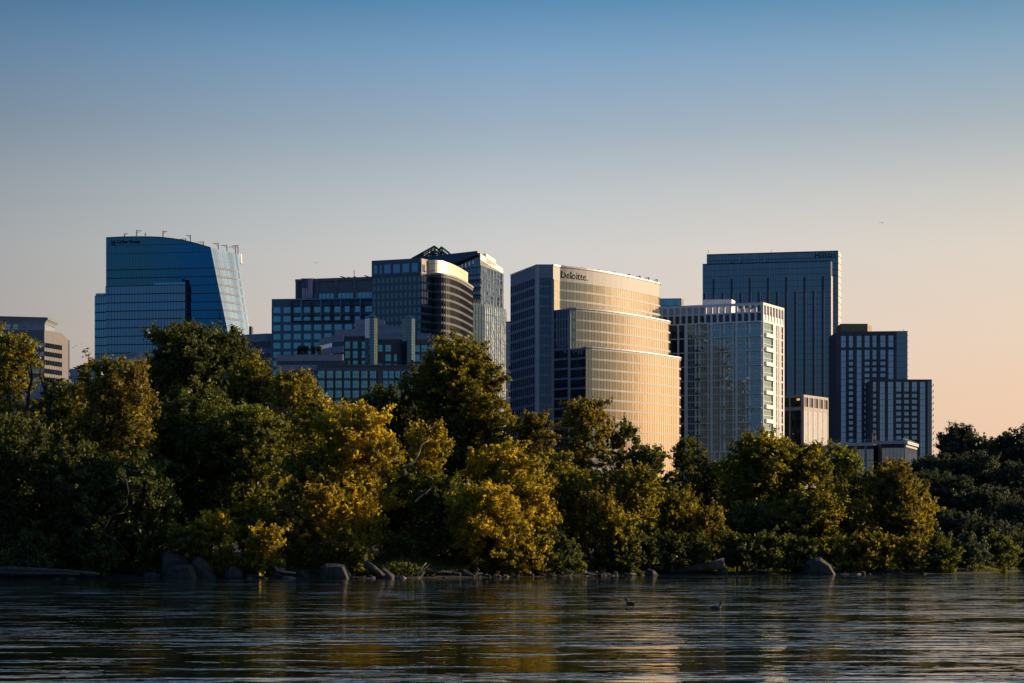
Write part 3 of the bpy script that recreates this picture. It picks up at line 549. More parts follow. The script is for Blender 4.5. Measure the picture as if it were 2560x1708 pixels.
# --- dark granite office with glass turrets and stepped terraces
def turret_office():
    b = Bld('turreted_office', 'dark granite office with glass oriels, two glass turrets and pink stepped terraces', GP(900, 705))
    z1, z2, zw = 77.2, PZ(913, 682), 69.5
    w = b.part('wall', 'granite_dark')
    A, B_ = GP(859.5, 700), GP(942, 700); R0, R1 = GP(941, 708), GP(1093, 709.5)
    L0, L1 = GP(795, 682), GP(1110, 684)
    w.prism([A, B_, (B_[0], 735), (A[0], 735)], GZ, z1); w.prism([R0, R1, (R1[0]+1, 740), (R0[0], 740)], GZ, z1+.05)
    w.prism([L0, L1, (L1[0], 708), (L0[0], 708)], GZ, z2)
    def oriels(P0, P1, z, n, fl, pitch, tag_, top, strip=True):
        f = Face(P0, P1, GZ, z); f.box(b.part('cornice', 'granite_dark', tag_), -.1, f.L+.1, z-.35, z+.25, -.3, .35)
        for i in range(n):
            u = i*pitch
            for k in range(fl):
                zt = z-top-k*3.35; g = b.part('window', 'glass_teal', (tag_, i, k)) if (b.nw < 95) else b.part('window', 'glass_teal', 'rest'); b.nw += 1
                for q in range(2): f.pane(g, u+.1+q*.82, u+.88+q*.82, zt-2.4, zt-1.25, .3, .01); f.pane(g, u+.1+q*.82, u+.88+q*.82, zt-1.2, zt, .3, .01)
                if strip: P = f.P; g2 = b.part('oriel_side_glass', 'glass_strip', tag_); g2.quad(P(u+1.78, zt-2.4, .32), P(u+2.18, zt-2.4, .05), P(u+2.18, zt, .05), P(u+1.78, zt, .32))
                f.box(b.part('oriel_spandrel', 'granite_dark', (tag_, i)), u+.05, u+2.2, zt-3.35, zt-2.42, 0, .34)
                f.box(b.part('window_frame', 'metal_dark', (tag_, i)), u+.05, u+1.8, zt-1.24, zt-1.16, .28, .36)
            if strip: f.box(b.part('recess', 'metal_dark', (tag_, i)), u+2.22, u+2.85, z-top-fl*3.35, z-top, 0, .06)
        return f
    oriels(A, GP(928, 700), z1, 3, 4, 3.12, 'up', 1.7); oriels(L0, GP(958, 683), z2, 7, 17, 2.94, 'low', 2.0)
    f = oriels(GP(957, 683), L1, z2, 10, 17, 2.1, 'lowright', 2.0, False)
    f = Face(R0, R1, GZ, z1)
    for k in range(5):
        for i, (u, n_) in enumerate(((.2, 2), (3.2, 2), (6.3, 1), (12.4, 3), (16, 2), (18.7, 2))):
            if (i, k) in ((0, 1), (2, 0)): continue
            zt = z1-2-k*3.35-(0)
            g = b.part('window', 'glass_teal', ('r', i, k))
            for q in range(n_): f.pane(g, u+q*1.0, u+q*1.0+.92, zt-2.4, zt-1.25, .1, .01); f.pane(g, u+q*1.0, u+q*1.0+.92, zt-1.2, zt, .1, .01)
    for k in range(6): f.box(b.part('facade_grid', 'metal_dark'), 0, f.L, z1-1.9-k*3.35+.0, z1-1.8-k*3.35, 0, .08)
    for i in range(16): f.box(b.part('facade_grid', 'metal_dark'), i*f.L/15-.05, i*f.L/15+.05, z2, z1, 0, .06)
    # glass turrets
    def turret(px0, px1, D, ze, za, zb, left, right, t):
        x0, x1 = PX(px0, D), PX(px1, D); c = (x0+x1)/2; wd = x1-x0
        pl = [(x0, D+1.6), (x0+wd*.40, D-.4), (x0+wd*.74, D-.4), (x1, D+.9), (x1, D+3.2), (x0+wd*.5, D+4.2)]
        b.part('turret', 'granite_dark', t).prism(pl, zb, ze); bodies = ((0, 1, left, 3), (1, 2, 'glass_panel2', 2), (2, 3, right, 2))
        for i0, i1, gm, nn in bodies:
            ff = Face(pl[i0], pl[i1], zb, ze); k = 0; zz = ze-.25
            while zz-.9 > zb:
                for q in range(nn): ff.pane(b.part('turret_glass', gm, (t, i0)), q*ff.L/nn+.04, (q+1)*ff.L/nn-.04, zz-.9, zz, .06, .006)
                zz -= .98
        r = b.part('turret_roof', 'glass_panel2', t); ap = (c+wd*.1, D+1.4, za); e = [(p[0]+(p[0]-c)*.06, p[1]-.1, ze) for p in pl]
        for i in range(6): j = (i+1) % 6; i0 = len(r.v); r.v += [e[i], e[j], ap]; r.f.append((i0, i0+1, i0+2))
        rr = b.part('turret_ridge', 'blue_steel', t)
        for p in e: rr.tube([p, ap], .07, 4)
    turret(912, 943, 697, PZ(794, 697), PZ(782.5, 697), z2-.2, 'glass_frit', 'glass_strip', 1)  # pale glass paints the bright lit look of the left turret face
    turret(1005, 1037, 705, PZ(795, 705), PZ(786.5, 705), z2-.2, 'glass_panel2', 'glass_panel2', 2)
    # pink rooftop volumes
    def pink(px0, px1, py, D, dep, zb, bands=(), slope=0, t=0, z0s=None):
        x0, x1 = PX(px0, D), PX(px1, D); z = PZ(py, D); q = b.part('roof_volume', 'pink_granite', t)
        q.prism([(x0, D), (x1, D), (x1, D+dep), (x0, D+dep)], zb, [z-slope, z, z, z-slope])
        for k, (a, c) in enumerate(bands): b.part('roof_volume_band', 'wall_grey', (t, k)).box(x0-.05, x1+.05, D-.12, D+.5, z-c, z-a)
    pink(943, 1006, 815.6, 726, 8, z1-1, ((0, .8), (2.5, 3.3)), t=1); pink(886.6, 960, 799, 738, 8, z1-1, ((1.9, 2.6),), t=2)
    pink(837, 912, 822, 716, 9, z1-1, (), .3, t=3); pink(1043, 1078, 833, 720, 8, z1-1, ((0, .25),), t=4); pink(1093.5, 1101, 853, 709.8, 10, z2, ((0, .4),), t=5)
    q = b.part('roof_dish', 'wall_grey'); q.tube([(PX(885, 715), 714, PZ(816, 715)), (PX(888, 715), 714.6, PZ(814, 715))], .5, 8); b.part('roof_cylinder', 'blue_steel').tube([(PX(890, 714), 713.5, PZ(824, 714)), (PX(890, 714), 713.5, PZ(816, 714))], .35, 8)
    for px in (858, 880, 893, 902): X = PX(px, 706); q = b.part('roof_antenna', 'wall_pale', px); q.tube([(X, 706, z1), (X+.1, 706, z1+1.3)], .07, 4); q.tube([(X-.6, 706, z1+1.0), (X+.5, 705.8, z1+1.35)], .09, 4)
    # sign: dark board with a pale notched letter mark
    b.part('sign_board', 'metal_dark').box(PX(1077.8, 716), PX(1094.5, 716), 716, 716.8, z1+.2, PZ(834.5, 716))
    fs = Face(GP(1080, 715.9), GP(1089, 715.9), z1, z1+4); text(b, 'R', fs, 0, fs.L, PZ(844.2, 716), 1.45, 'white_panel', d=.1, depth=.15)
    # left wing with pink bands
    W0, W1, W2 = GP(691.5, 686.5), GP(858, 684.6), GP(795, 685)
    w2 = b.part('wing_wall', 'wall_dark'); w2.prism([W0, W1, (W1[0], 705), (W0[0], 705)], GZ, zw-.2); fw = Face(W0, W1, GZ, zw); uL = W2[0]-W0[0]
    for k in range(12):
        zt = zw-k*3.35-.15; u1 = fw.L if k < 1 else uL; fw.box(b.part('terrace_band', 'pink_granite', k), 0, u1, zt-2.0, zt, 0, .5)
        fw.box(b.part('terrace_cap', 'wall_grey', k), 0, u1, zt, zt+.22, -.3, .6) if k == 0 else None
        n = 13
        for i in range(n): fw.pane(b.part('wing_window_band', 'glass_dark', k), i*u1/n+.05, (i+1)*u1/n-.05, zt-3.3, zt-2.03, .15, .01)
    zc = 77.4; U0, U1, U2 = GP(800.5, 710), GP(831, 700), GP(859.5, 696.5)
    b.part('upper_wing', 'wall_dark').prism([U0, U1, U2, (U2[0], 718), (U0[0]+1, 718)], zw-.3, zc)
    for P0, P1, gm, t in ((U0, U1, 'glass_frit', 0), (U1, U2, 'glass_dark', 1)):  # pale left panes are a painted reflection of bright sky
        ff = Face(P0, P1, zw, zc)
        for k in range(2):
            zt = zc-k*3.8; ff.box(b.part('wing_band', 'pink_granite', (t, k)), 0, ff.L, zt-2.2, zt+.02, 0, .4)
            for i in range(7): ff.pane(b.part('upper_window_band', gm, (t, k)), i*ff.L/7+.05, (i+1)*ff.L/7-.08, max(zw+.1, zt-3.75), zt-2.2, .12, .004)
    fw.box(b.part('terrace_railing', 'metal_dark'), 0, fw.L*.66, zw+.55, zw+.62, .1, .2); fw.box(b.part('terrace_railing', 'metal_dark'), 0, fw.L*.66, zw+.2, zw+.25, .1, .2)
    b.finish()
    return zw
glass('glass_strip', (.04, .075, .07), (.24, .34, .32), .4, rough=.2, warp=.004)
glass('glass_panel2', (.01, .025, .03), (.3, .5, .55), .3, warp=.01)
ZW = turret_office()
# --- white apartment tower
def white_tower():
    b = Bld('white_apartment_tower', 'white framed apartment tower with sunlit side and open pergola crown', GP(1800, 800)); z = PZ(756, 790)
    A, B_, C = V(1640, 768, z), V(1905.7, 756, z), V(1958, 771, z); zc = z-3.85
    b.part('wall', 'core').prism([A, B_, C, (C[0]-6, C[1]+14), (A[0]+4, A[1]+16)], GZ, zc)
    f = Face(A, B_, GZ, z); U = lambda px: (px-1640)/(1905.7-1640)*f.L
    wm = 'white_concrete'; fl = 2.846
    # crown screen
    cr = b.part('crown_frame', wm); f.box(cr, 0, f.L, z-1.0, z, -.6, .45); f.box(cr, 0, f.L, zc-.3, zc+.2, -.3, .45); f.box(cr, 0, f.L, zc-4.0, zc-3.4, 0, .45)
    n = 17
    for i in range(n+1):
        u = f.L*i/n; f.box(cr, max(0, u-.38), min(f.L, u+.38), zc-3.4, z-.99, -.3, .44)
        if i < n:
            if i < 8: f.box(b.part('crown_panel', 'wall_pale'), u+.38, u+f.L/n-.38, zc+.2, z-.99, -.1, .2)
            g = b.part('top_window', 'glass_dark', i)
            f.pane(g, u+.42, u+f.L/n/2-.03, zc-3.4, zc-.3, .08, .01); f.pane(g, u+f.L/n/2+.03, u+f.L/n-.42, zc-3.4, zc-.3, .08, .01)
    zt = zc-4.0; nf = 18
    # glass wall floor by floor: pane grid and window lattice
    for k in range(nf):
        za = zt-k*fl
        g = b.part('window_band', 'glass_resid', k); lt = b.part('lattice', wm)
        u = U(1721)
        m = int((f.L-u)/.9); bw = (f.L-u)/m
        for i in range(m):
            for r in range(2): f.pane(g, u+i*bw+.03, u+(i+1)*bw-.03, za-fl+.22+r*1.3, za-fl+.22+(r+1)*1.3-.06, .08, .012)
        f.box(b.part('floor_slab', wm, k), u, f.L, za-fl, za-fl+.28, 0, .34)
        for a in (1650, 1662, 1682, 1700): f.pane(b.part('side_slot_window', 'glass_dark', k), U(a), U(a+ (8 if a != 1682 else 12)), za-fl+.25, za, .1, .01)
        if k % 2 == 1: f.box(b.part('floor_slab', wm, k), 0, u, za-fl, za-fl+.35, 0, .36)
    zb = zt-nf*fl
    pr = b.part('piers', wm)
    for px, wd in ((1646, 3), (1659, 3), (1671.5, 4), (1697, 4), (1717, 8), (1781, 5), (1843, 5), (1904, 3.4)): f.box(pr, U(px-wd/2), min(f.L, U(px+wd/2)), GZ+20, zt, 0, .55)
    for px in (1750.5, 1812.5, 1875): f.box(pr, U(px-2.4), U(px+2.4), zb, zt, 0, .45)
    for px in (1741.5, 1773, 1804.5, 1835.5, 1867): f.box(b.part('posts', wm), U(px)-.13, U(px)+.13, zb, zt, 0, 1.2)
    mq = b.part('mullions', wm); u = U(1721)
    for i in range(1, m): f.box(mq, u+i*bw-.065, u+i*bw+.065, zb, zt, .06, .15)
    for k in range(0, nf, 2):
        zz = zt-k*fl
        if zz < zb-.5: break
        for a, c in ((1741.5, 1773), (1804.5, 1835.5), (1867, 1905.7)):
            q = b.part('balcony', wm, (a, k)); f.box(q, U(a)-.12, U(c)+.0, zz-.02, zz+.22, 0, 1.35)
            if k: f.box(b.part('balcony_glass', 'glass_resid', (a, k)), U(a), U(c)-.1, zz+.22, zz+1.2, 1.22, 1.27)
    # base with tall piers
    f.box(b.part('base_band', wm), 0, f.L, zb-.3, zb+.15, 0, 1.25); f.box(b.part('base_band', wm), 0, f.L, GZ+20, GZ+22, 0, .58)
    for i in range(18):
        u = f.L*i/18; f.box(pr, u-.45, u+.45, GZ+20, zb, 0, .5); f.pane(b.part('base_window', 'glass_resid', i), u+.5, u+f.L/18-.5, GZ+22, zb-.4, .1, .01)
    # sunlit right side
    s = Face(B_, C, GZ, z); S = lambda t: t*s.L
    s.box(cr, 0, s.L, z-1.0, z+.003, -.6, .45); s.box(cr, 0, s.L, zc-4.0, zc-3.1, 0, .47)
    for i in range(8): u = .4+(s.L-.8)*i/7; s.box(cr, u-.4, u+.4, zc-3.1, z-.99, -.5, .44)
    s.box(b.part('crown_panel', 'white_panel'), 0, s.L, zc-3.1, zc-.8, -.1, .15)
    for k in range(nf):
        za = zt-k*fl
        g = b.part('corner_window_band', 'glass_resid', k)
        for i in range(8):
            for r in range(2): s.pane(g, S(.02)+i*S(.055)+.03, S(.02)+(i+1)*S(.055)-.03, za-fl+.2+r*1.3, za-fl+.2+(r+1)*1.3-.06, .1, .01)
        s.box(b.part('corner_slab', wm, k), 0, S(.5), za-fl, za-fl+.2, 0, .3)
        if k % 2 == 1: s.box(b.part('corner_balcony', 'white_panel', k), S(.08), S(.5), za-fl, za-fl+1.5, .3, 1.2)
        for a, c in ((.60, .64), (.68, .72), (.77, .80), (.86, .94)): s.pane(b.part('side_window_band', 'glass_side' if a < .85 else 'glass_dark', k), S(a), S(c), za-fl+.3, za-.05, .1, .01)
        s.box(b.part('side_spandrels', wm), S(.5), s.L, za-fl, za-fl+(.7 if k % 2 else .22), 0, .3)
    for a, c in ((0, .02), (.46, .59), (.645, .675), (.725, .765), (.805, .855), (.95, 1)): s.box(pr, S(a), S(c), zb, zt, 0, .5)
    # rooftop boxes
    b.part('roof_box', 'white_panel').prism([GP(1756, 807), GP(1829, 805), (PX(1838, 811), 811), (PX(1770, 816), 816)], zc-.1, PZ(748, 805))
    for px in (1845, 1863, 1880): b.part('roof_box', 'white_panel', px).box(PX(px, 800), PX(px+8, 800), 800, 804, zc-.1, zc+2.6)
    b.finish()
    t = Bld('teal_glass_block', 'teal glass rooftop block peeping over the white apartment tower', GP(1680, 1010)); D = 1010
    zt = PZ(746, D); P0, P1, P2 = GP(1640, D+1), GP(1702, D), GP(1711, D+9)
    t.part('wall', 'core').prism([P0, P1, P2, (P2[0]-3, D+22), (P0[0], D+22)], GZ, zt-.1); facade(t, P0, P1, 60, zt, 3.6, 1.8, sill=.08, pier=.06, glass_='glass_teal', wall='metal_dark', top=.3)
    ff = Face(P1, P2, GZ, zt); ff.box(t.part('side_wall', 'beige_concrete'), 0, ff.L, GZ, zt, 0, .2)
    for i in range(4): ff.box(t.part('side_fins', 'white_concrete'), i*ff.L/4, i*ff.L/4+.4, GZ, zt, .2, .45)
    t.finish()
white_tower()
# --- tall slate glass hotel tower
def hotel():
    b = Bld('slate_glass_tower', 'tall slate blue glass hotel tower with dark vertical strips', GP(1930, 955)); z, z2 = PZ(627.7, 1200), PZ(652, 1191)
    A, B_, C = V(1767, 637, z), V(2094.7, 627.7, z), GP(2101.5, 1213)
    A2, B2, C2 = V(1756.6, 661, z2), V(2077, 652, z2), GP(2081, 1199)
    b.part('wall', 'core').prism([A, B_, C, (C[0]-3, C[1]+20), (A[0]+4, A[1]+26)], GZ, z-.1); b.part('front_volume', 'core').prism([A2, B2, C2, (A2[0]+1, A2[1]+8)], GZ, z2-.1)
    facade(b, A, B_, GZ, z, 3.66, 1.9, sill=.1, pier=.06, glass_='glass_slate', wall='metal_dark', vol=0, top=.4, wname='upper_window_band')
    f = facade(b, A2, B2, GZ, z2, 3.66, 1.36, sill=.05, pier=.07, glass_='glass_slate', wall='metal_dark', vol=1, top=.4, split=1, piermod=lambda i: i % 2 == 0 or i % 5 == 0)
    U = lambda px: (px-1756.6)/(2077-1756.6)*f.L
    n = 14
    for i in range(n):
        px = 2058-i*22.75; zt = PZ(692, 1194) if i % 2 == 0 else PZ(728, 1194)
        f.box(b.part('dark_strip', 'metal_dark', i), U(px-3.2), U(px+1.6), GZ, zt, 0, .3); f.box(b.part('pale_strip', 'wall_pale', i), U(px+1.6), U(px+4.6), GZ, PZ(728, 1194), 0, .34)
    s = Face(B2, C2, GZ, z2); s.box(b.part('side_fin', 'fin_metal'), 0, s.L, PZ(840, 1194), PZ(690, 1194), 0, .25); s.box(b.part('side_return', 'wall_grey'), 0, s.L, GZ, PZ(840, 1194), 0, .2)
    s = Face(B_, C, GZ, z); s.box(b.part('end_fin', 'fin_metal'), 0, s.L, GZ, z, 0, .3)
    for k in range(30): s.box(b.part('end_fin_ribs', 'metal_dark'), .5, s.L, z-3-k*4.0, z-2.85-k*4.0, .3, .5)
    fr = Face(A, B_, GZ, z)
    fr.box(b.part('roof_rim', 'metal_dark'), 0, fr.L, z-.15, z+.25, -.5, .3); f.box(b.part('roof_rim', 'metal_dark'), 0, f.L, z2-.1, z2+.25, -.4, .3)
    for px in (1848, 1894, 1912): f.box(b.part('roof_pipe', 'wall_pale', px), U(px), U(px)+.4, z2, z2+3.5, -3, -2.6)
    f.box(b.part('roof_hut', 'metal_dark'), U(1826), U(1836), z2, z2+.9, -3, -1.5)
    for px in (1771, 1929, 2092): X = PX(px, 1208); b.part('antenna', 'metal_dark', px).tube([(X, 1208, z-.2), (X, 1208, z+2)], .12, 4)
    fm = Face(GP(2037, 1201.6), GP(2091, 1200), z-8, z); text(b, 'Hilton', fm, 0, fm.L, PZ(637.2, 1201), 3.1, 'letter_blue', d=.3, depth=.3, rise=.25)
    b.finish()
hotel()
def beige_small():
    b = Bld('beige_pier_building', 'small beige concrete office with tall sunlit ribs before the slate glass tower', GP(2010, 855)); z = PZ(986.7, 845)
    A, B_, C = GP(1950, 852), V(2007.7, 986.7, z), V(2069, 995, z); w = 'beige_concrete'
    b.part('wall', 'core').prism([A, B_, C, (C[0]-6, C[1]+12), (A[0], A[1]+18)], GZ, z-.2)
    f, s = Face(A, B_, GZ, z), Face(B_, C, GZ, z); fr = b.part('frame', w)
    for g in (f, s): g.box(fr, 0, g.L, z-1.1, z, -.3, .35); g.box(fr, 0, g.L, z-6.6, z-5.1, 0, .35)
    U = lambda px: (px-1950)/(2007.7-1950)*f.L
    for a, c in ((1950, 1957.5), (1973.5, 1977), (2003.5, 2007.7)): f.box(fr, U(a), U(c), GZ, z-1.1, 0, .37)
    for a, c, t in ((1957.5, 1973.5, 1), (1977, 2003.5, 2)):
        f.pane(b.part('top_window', 'glass_dark', t), U(a), U(c), z-5.1, z-1.1, .06, 0)
        for k in range(14): f.pane(b.part('tall_window', 'glass_dark', t), U(a), U(c), z-6.6-(k+1)*3.6, z-6.66-k*3.6, .06, .01)
    f.pane(b.part('lit_window', 'lamp_glow'), U(1992), U(2000), z-2.4, z-1.5, .09, 0)
    for i in range(6): u = s.L*i/5; s.box(fr, max(0, u-(.7 if i else 0)), min(s.L, u+.25), GZ, z-1.1, 0, .4)
    for i in range(5):
        u = s.L*i/5; s.pane(b.part('top_window', 'glass_dark', (5, i)), u+.3, u+s.L/5-.7, z-5.1, z-1.1, .05, 0)
        for q in range(4): c = u+.45+q*(s.L/5-1.3)/3.3; s.box(b.part('rib', 'white_concrete', (i, q)), c, c+.55, GZ, z-6.6, 0, .3)
        s.pane(b.part('tall_window', 'glass_dark', (6, i)), u+.25, u+s.L/5-.7, GZ+10, z-6.6, .04, 0)
    b.finish()
m_, n_, l_ = nm('lamp_glow'); o_ = N(n_, 'ShaderNodeOutputMaterial'); e_ = N(n_, 'ShaderNodeEmission'); e_.inputs[0].default_value = (1, .55, .18, 1); e_.inputs[1].default_value = .6; l_.new(e_.outputs[0], o_.inputs[0])
beige_small()
def dark_grid():
    b = Bld('dark_grid_apartments', 'dark stepped apartment block with a grid of pale windows and a rooftop box', GP(2200, 1000)); z, zl, fh = PZ(829, 1150), PZ(950, 1132), 3.42
    A, B_ = GP(2090, 1154), V(2268.7, 829, z); D0, D1 = V(2179, 949.8, zl), V(2330, 950.5, zl)
    D0, D1 = GP(2179, 1132), GP(2329.5, 1132.5)
    b.part('wall', 'brown_wall').prism([A, B_, (B_[0]-1.5, B_[1]+26), (A[0], A[1]+26)], GZ, z); b.part('lower_block', 'brown_wall').prism([D0, D1, (D1[0]-.5, D1[1]+26), (D0[0], D0[1]+16)], GZ, zl)
    def grid(f, z, cols, zbot, vol, top):
        for c, (px, wd, full) in enumerate(cols):
            u0 = (px-wd/2-f.px)/f.k; u1 = (px+wd/2-f.px)/f.k; k = 0; zt = z-top
            while zt-fh > zbot:
                b.nw += 1; g = b.part('window', 'glass_bluegrey', ('w', b.nw)) if k < 8 and b.nw < 200 and len([1 for x in b.p if x[0] == 'window' and x[2] != 'rest']) < 96 else b.part('window', 'glass_bluegrey', 'rest')
                h = fh-.22 if full or k == 0 else 2.0; um = u0+(u1-u0)*.55
                f.pane(g, u0, um-.04, zt-h, zt, .06, .01); f.pane(g, um+.04, u1, zt-h, zt, .06, .01)
                zt -= fh; k += 1
            f.box(b.part('slot', 'metal_dark', vol), u1, u1+.65, zbot, z-top, 0, .05)
            f.box(b.part('piers', 'brown_wall', vol), u1+.65, u1+1.75, zbot, z-top+.3, 0, .45)
        f.box(b.part('piers', 'brown_wall', vol), 0, f.L, z-top+.3, z+.3, 0, .46)
    f = Face(A, B_, GZ, z); f.px = 2090; f.k = (2268.7-2090)/f.L
    cols = [(2108.7, 11.5, 1), (2127.5, 10, 0), (2148, 11.5, 1), (2168, 12, 0), (2186.5, 9.5, 0), (2207.5, 12, 0), (2227.5, 12, 1)]
    grid(f, z, [(p, w_, 1) for p, w_, _ in cols], z-2.6-2*fh, 0, 2.2); f.box(b.part('piers', 'brown_wall', 0), 0, f.L*.83, z-2.6-2*fh-1.0, z-2.6-2*fh, 0, .44)
    grid(f, z-10.4, cols, GZ+18, 1, .05)
    k = 0; zt = z-.3; u0 = (2241.5-2090)/f.k
    while zt-fh > zl: [f.pane(b.part('corner_window', 'glass_slate', k), u0+i*(f.L-u0)/4+.04, u0+(i+1)*(f.L-u0)/4-.04, zt-fh+.12, zt, .48, .01) for i in range(4)]; zt -= fh; k += 1
    f.box(b.part('corner_core', 'core'), u0-.2, f.L, zl, z+.1, 0, .44)
    g = Face(D0, D1, GZ, zl); g.px = 2179; g.k = (2329.5-2179)/g.L
    grid(g, zl, [(2186.5, 7.5, 0), (2206, 12, 1), (2226.5, 12.5, 1), (2246.5, 12.5, 0), (2266, 12, 0), (2286, 12.5, 0), (2306, 13.5, 1)], GZ+14, 2, 1.1)
    k = 0; zt = zl-.8; u0 = (2319-2179)/g.k
    while zt-fh > GZ+12: [g.pane(b.part('corner_window', 'glass_slate', (2, k)), u0+i*(g.L-u0)/2+.04, u0+(i+1)*(g.L-u0)/2-.04, zt-fh+.12, zt, .48, .01) for i in range(2)]; zt -= fh; k += 1
    g.box(b.part('corner_core', 'core'), u0-.2, g.L, GZ, zl, 0, .44)
    k = 0
    while z-2-k*fh > GZ+15:                                                  # balcony slabs at the ends
        zz = z-2-k*fh
        if zz > zl: b.part('balcony', 'metal_dark', k).box(B_[0]-.1, B_[0]+.8, B_[1]+1, B_[1]+6, zz, zz+.14)
        else: b.part('balcony', 'metal_dark', k).box(D1[0]-.1, D1[0]+1.3, D1[1]+1, D1[1]+7, zz, zz+.14); b.part('balcony_post', 'brown_wall', k).box(D1[0]+1.0, D1[0]+1.3, D1[1]+1, D1[1]+1.6, zz+.14, zz+1.1)
        k += 1
    P0, P1 = GP(2102, 1158), GP(2169, 1158); b.part('rooftop_box', 'bronze_metal').prism([P0, P1, (PX(2179.5, 1174), 1174), (P0[0], 1174)], z-.1, PZ(809.5, 1158))
    b.part('antenna', 'metal_dark').tube([(PX(2262, 1153), 1153, z), (PX(2256, 1153), 1152, z+1.6)], .12, 4); b.finish()
solid('brown_wall', (.085, .085, .09), var=.08); solid('bronze_metal', (.20, .15, .08), rough=.4, metal=.2)
dark_grid()
def pavilion():
    b = Bld('glass_corner_building', 'low modern building with projecting roof edge and wavy glass facing the trees', GP(2200, 800)); z = 45.3
    A, B_ = GP(2070, 803), GP(2184, 800); B2, C, D = GP(2204, 806), GP(2261, 790), GP(2289, 815); P = GP(2184, 792)
    w = b.part('wall', 'core'); w.prism([A, B_, B2, (B2[0], 835), (A[0], 835)], GZ, z-.5); w.prism([P, C, D, (D[0]-3, 840), (P[0]+.5, 835)], GZ, z-5.4) if False else None
    E = GP(2205, 791.5); w.prism([E, C, D, (D[0]-2, 836), (E[0], 836)], GZ, z-.6)
    f, g, s = Face(A, B_, GZ, z), Face(E, C, GZ, z), Face(C, D, GZ, z); q = b.part('roof_edge', 'wall_pale')
    f.box(q, 0, f.L, z-1.3, z, 0, .8); g.box(q, -3.2, g.L, z-1.1, z+.2, 0, 1.8); s.box(q, 0, s.L, z-1.1, z+.2, 0, 1.3); f.box(b.part('soffit_band', 'wall_dark'), 0, f.L, z-2.2, z-1.3, 0, .2)
    s.box(b.part('roof_edge_lower', 'wall_pale'), 0, s.L, z-2.2, z-1.5, 0, .7)
    for ff, nn, t, gm in ((f, 12, 0, 'glass_warm'), (g, 6, 1, 'glass_warm'), (s, 9, 2, 'glass_bluegrey')):
        for k in range(6):
            for i in range(nn): ff.pane(b.part('window_band', gm, (t, k)), i*ff.L/nn+.05, (i+1)*ff.L/nn-.05, z-2.6-(k+1)*4.6+.25, z-2.6-k*4.6, .08, .02)
    fb = Face(B_, B2, GZ, z)
    for k in range(6): fb.pane(b.part('recess_window', 'glass_slate', k), .1, fb.L-.1, z-2.6-(k+1)*4.6+.2, z-2.6-k*4.6, .08, .02)
    for px in (2112, 2141, 2165): u = PX(px, 801)-A[0]; f.box(b.part('piers', 'wall_grey'), u-.5, u+.5, GZ, z-1.3, 0, .5)
    for i in range(10): s.box(b.part('side_fins', 'wall_pale'), i*s.L/9-.1, i*s.L/9+.1, GZ, z-2.2, 0, .5)
    r = b.part('roof_rail', 'blue_steel')
    for ff in (f, g, s):
        ff.box(r, 0, ff.L, z+1.1, z+1.2, -.6, -.5); n = int(ff.L/1.3)
        for i in range(n): ff.box(r, i*1.3, i*1.3+.06, z+.1, z+1.1, -.58, -.52)
    for px, py, ww in ((2181, 1084, .12), (2189, 1087, .2)): X = PX(px, 805); b.part('roof_mast', 'rust_paint', px).tube([(X, 805, z-.6), (X, 805, PZ(py, 805))], ww, 5)
    b.finish()
pavilion()
# ---------------------------------------------------------------- ground, river
def shore(x):                             # distance of the island's waterline
    xs = [-160, -55, -40, -22, -11, 3, 17, 35, 52, 58, 66, 90, 200]
    ys = [196, 198, 197, 196, 198, 208, 220, 226, 232, 240, 258, 268, 262]
    return float(np.interp(x, xs, ys))
def gz(x, y):
    s = shore(x); t = y-s
    n = .25*math.sin(x*.31+y*.2)+.18*math.sin(x*.83-y*.37)
    if t < 0: return max(-2.5, t*.25)+.1
    if t < 70: return min(.08+t*.035+max(0, t-12)*.06, 2.2)+n*min(1, t/3)
    if t < 320: return 2.2+n+.0*t
    return min(2.2+(t-320)*.05, 6)+n
def ground():
    xs = np.unique(np.concatenate([np.linspace(-3000, -170, 12), np.linspace(-170, 210, 191), np.linspace(210, 3000, 12)]))
    ys = np.unique(np.concatenate([np.linspace(150, 185, 5), np.linspace(185, 290, 106), np.linspace(290, 900, 40), np.linspace(900, 9000, 14)]))
    v = [(float(x), float(y), gz(float(x), float(y))) for y in ys for x in xs]; nx = len(xs)
    f = [(j*nx+i, j*nx+i+1, (j+1)*nx+i+1, (j+1)*nx+i) for j in range(len(ys)-1) for i in range(nx-1)]
    m = MB(); m.v, m.f = v, f; tag(m.build('ground', 'mud', smooth=True), kind='structure')
solid('mud', (.022, .018, .013), rough=.9, var=.35, scale=.9, bump=.5)
ground()
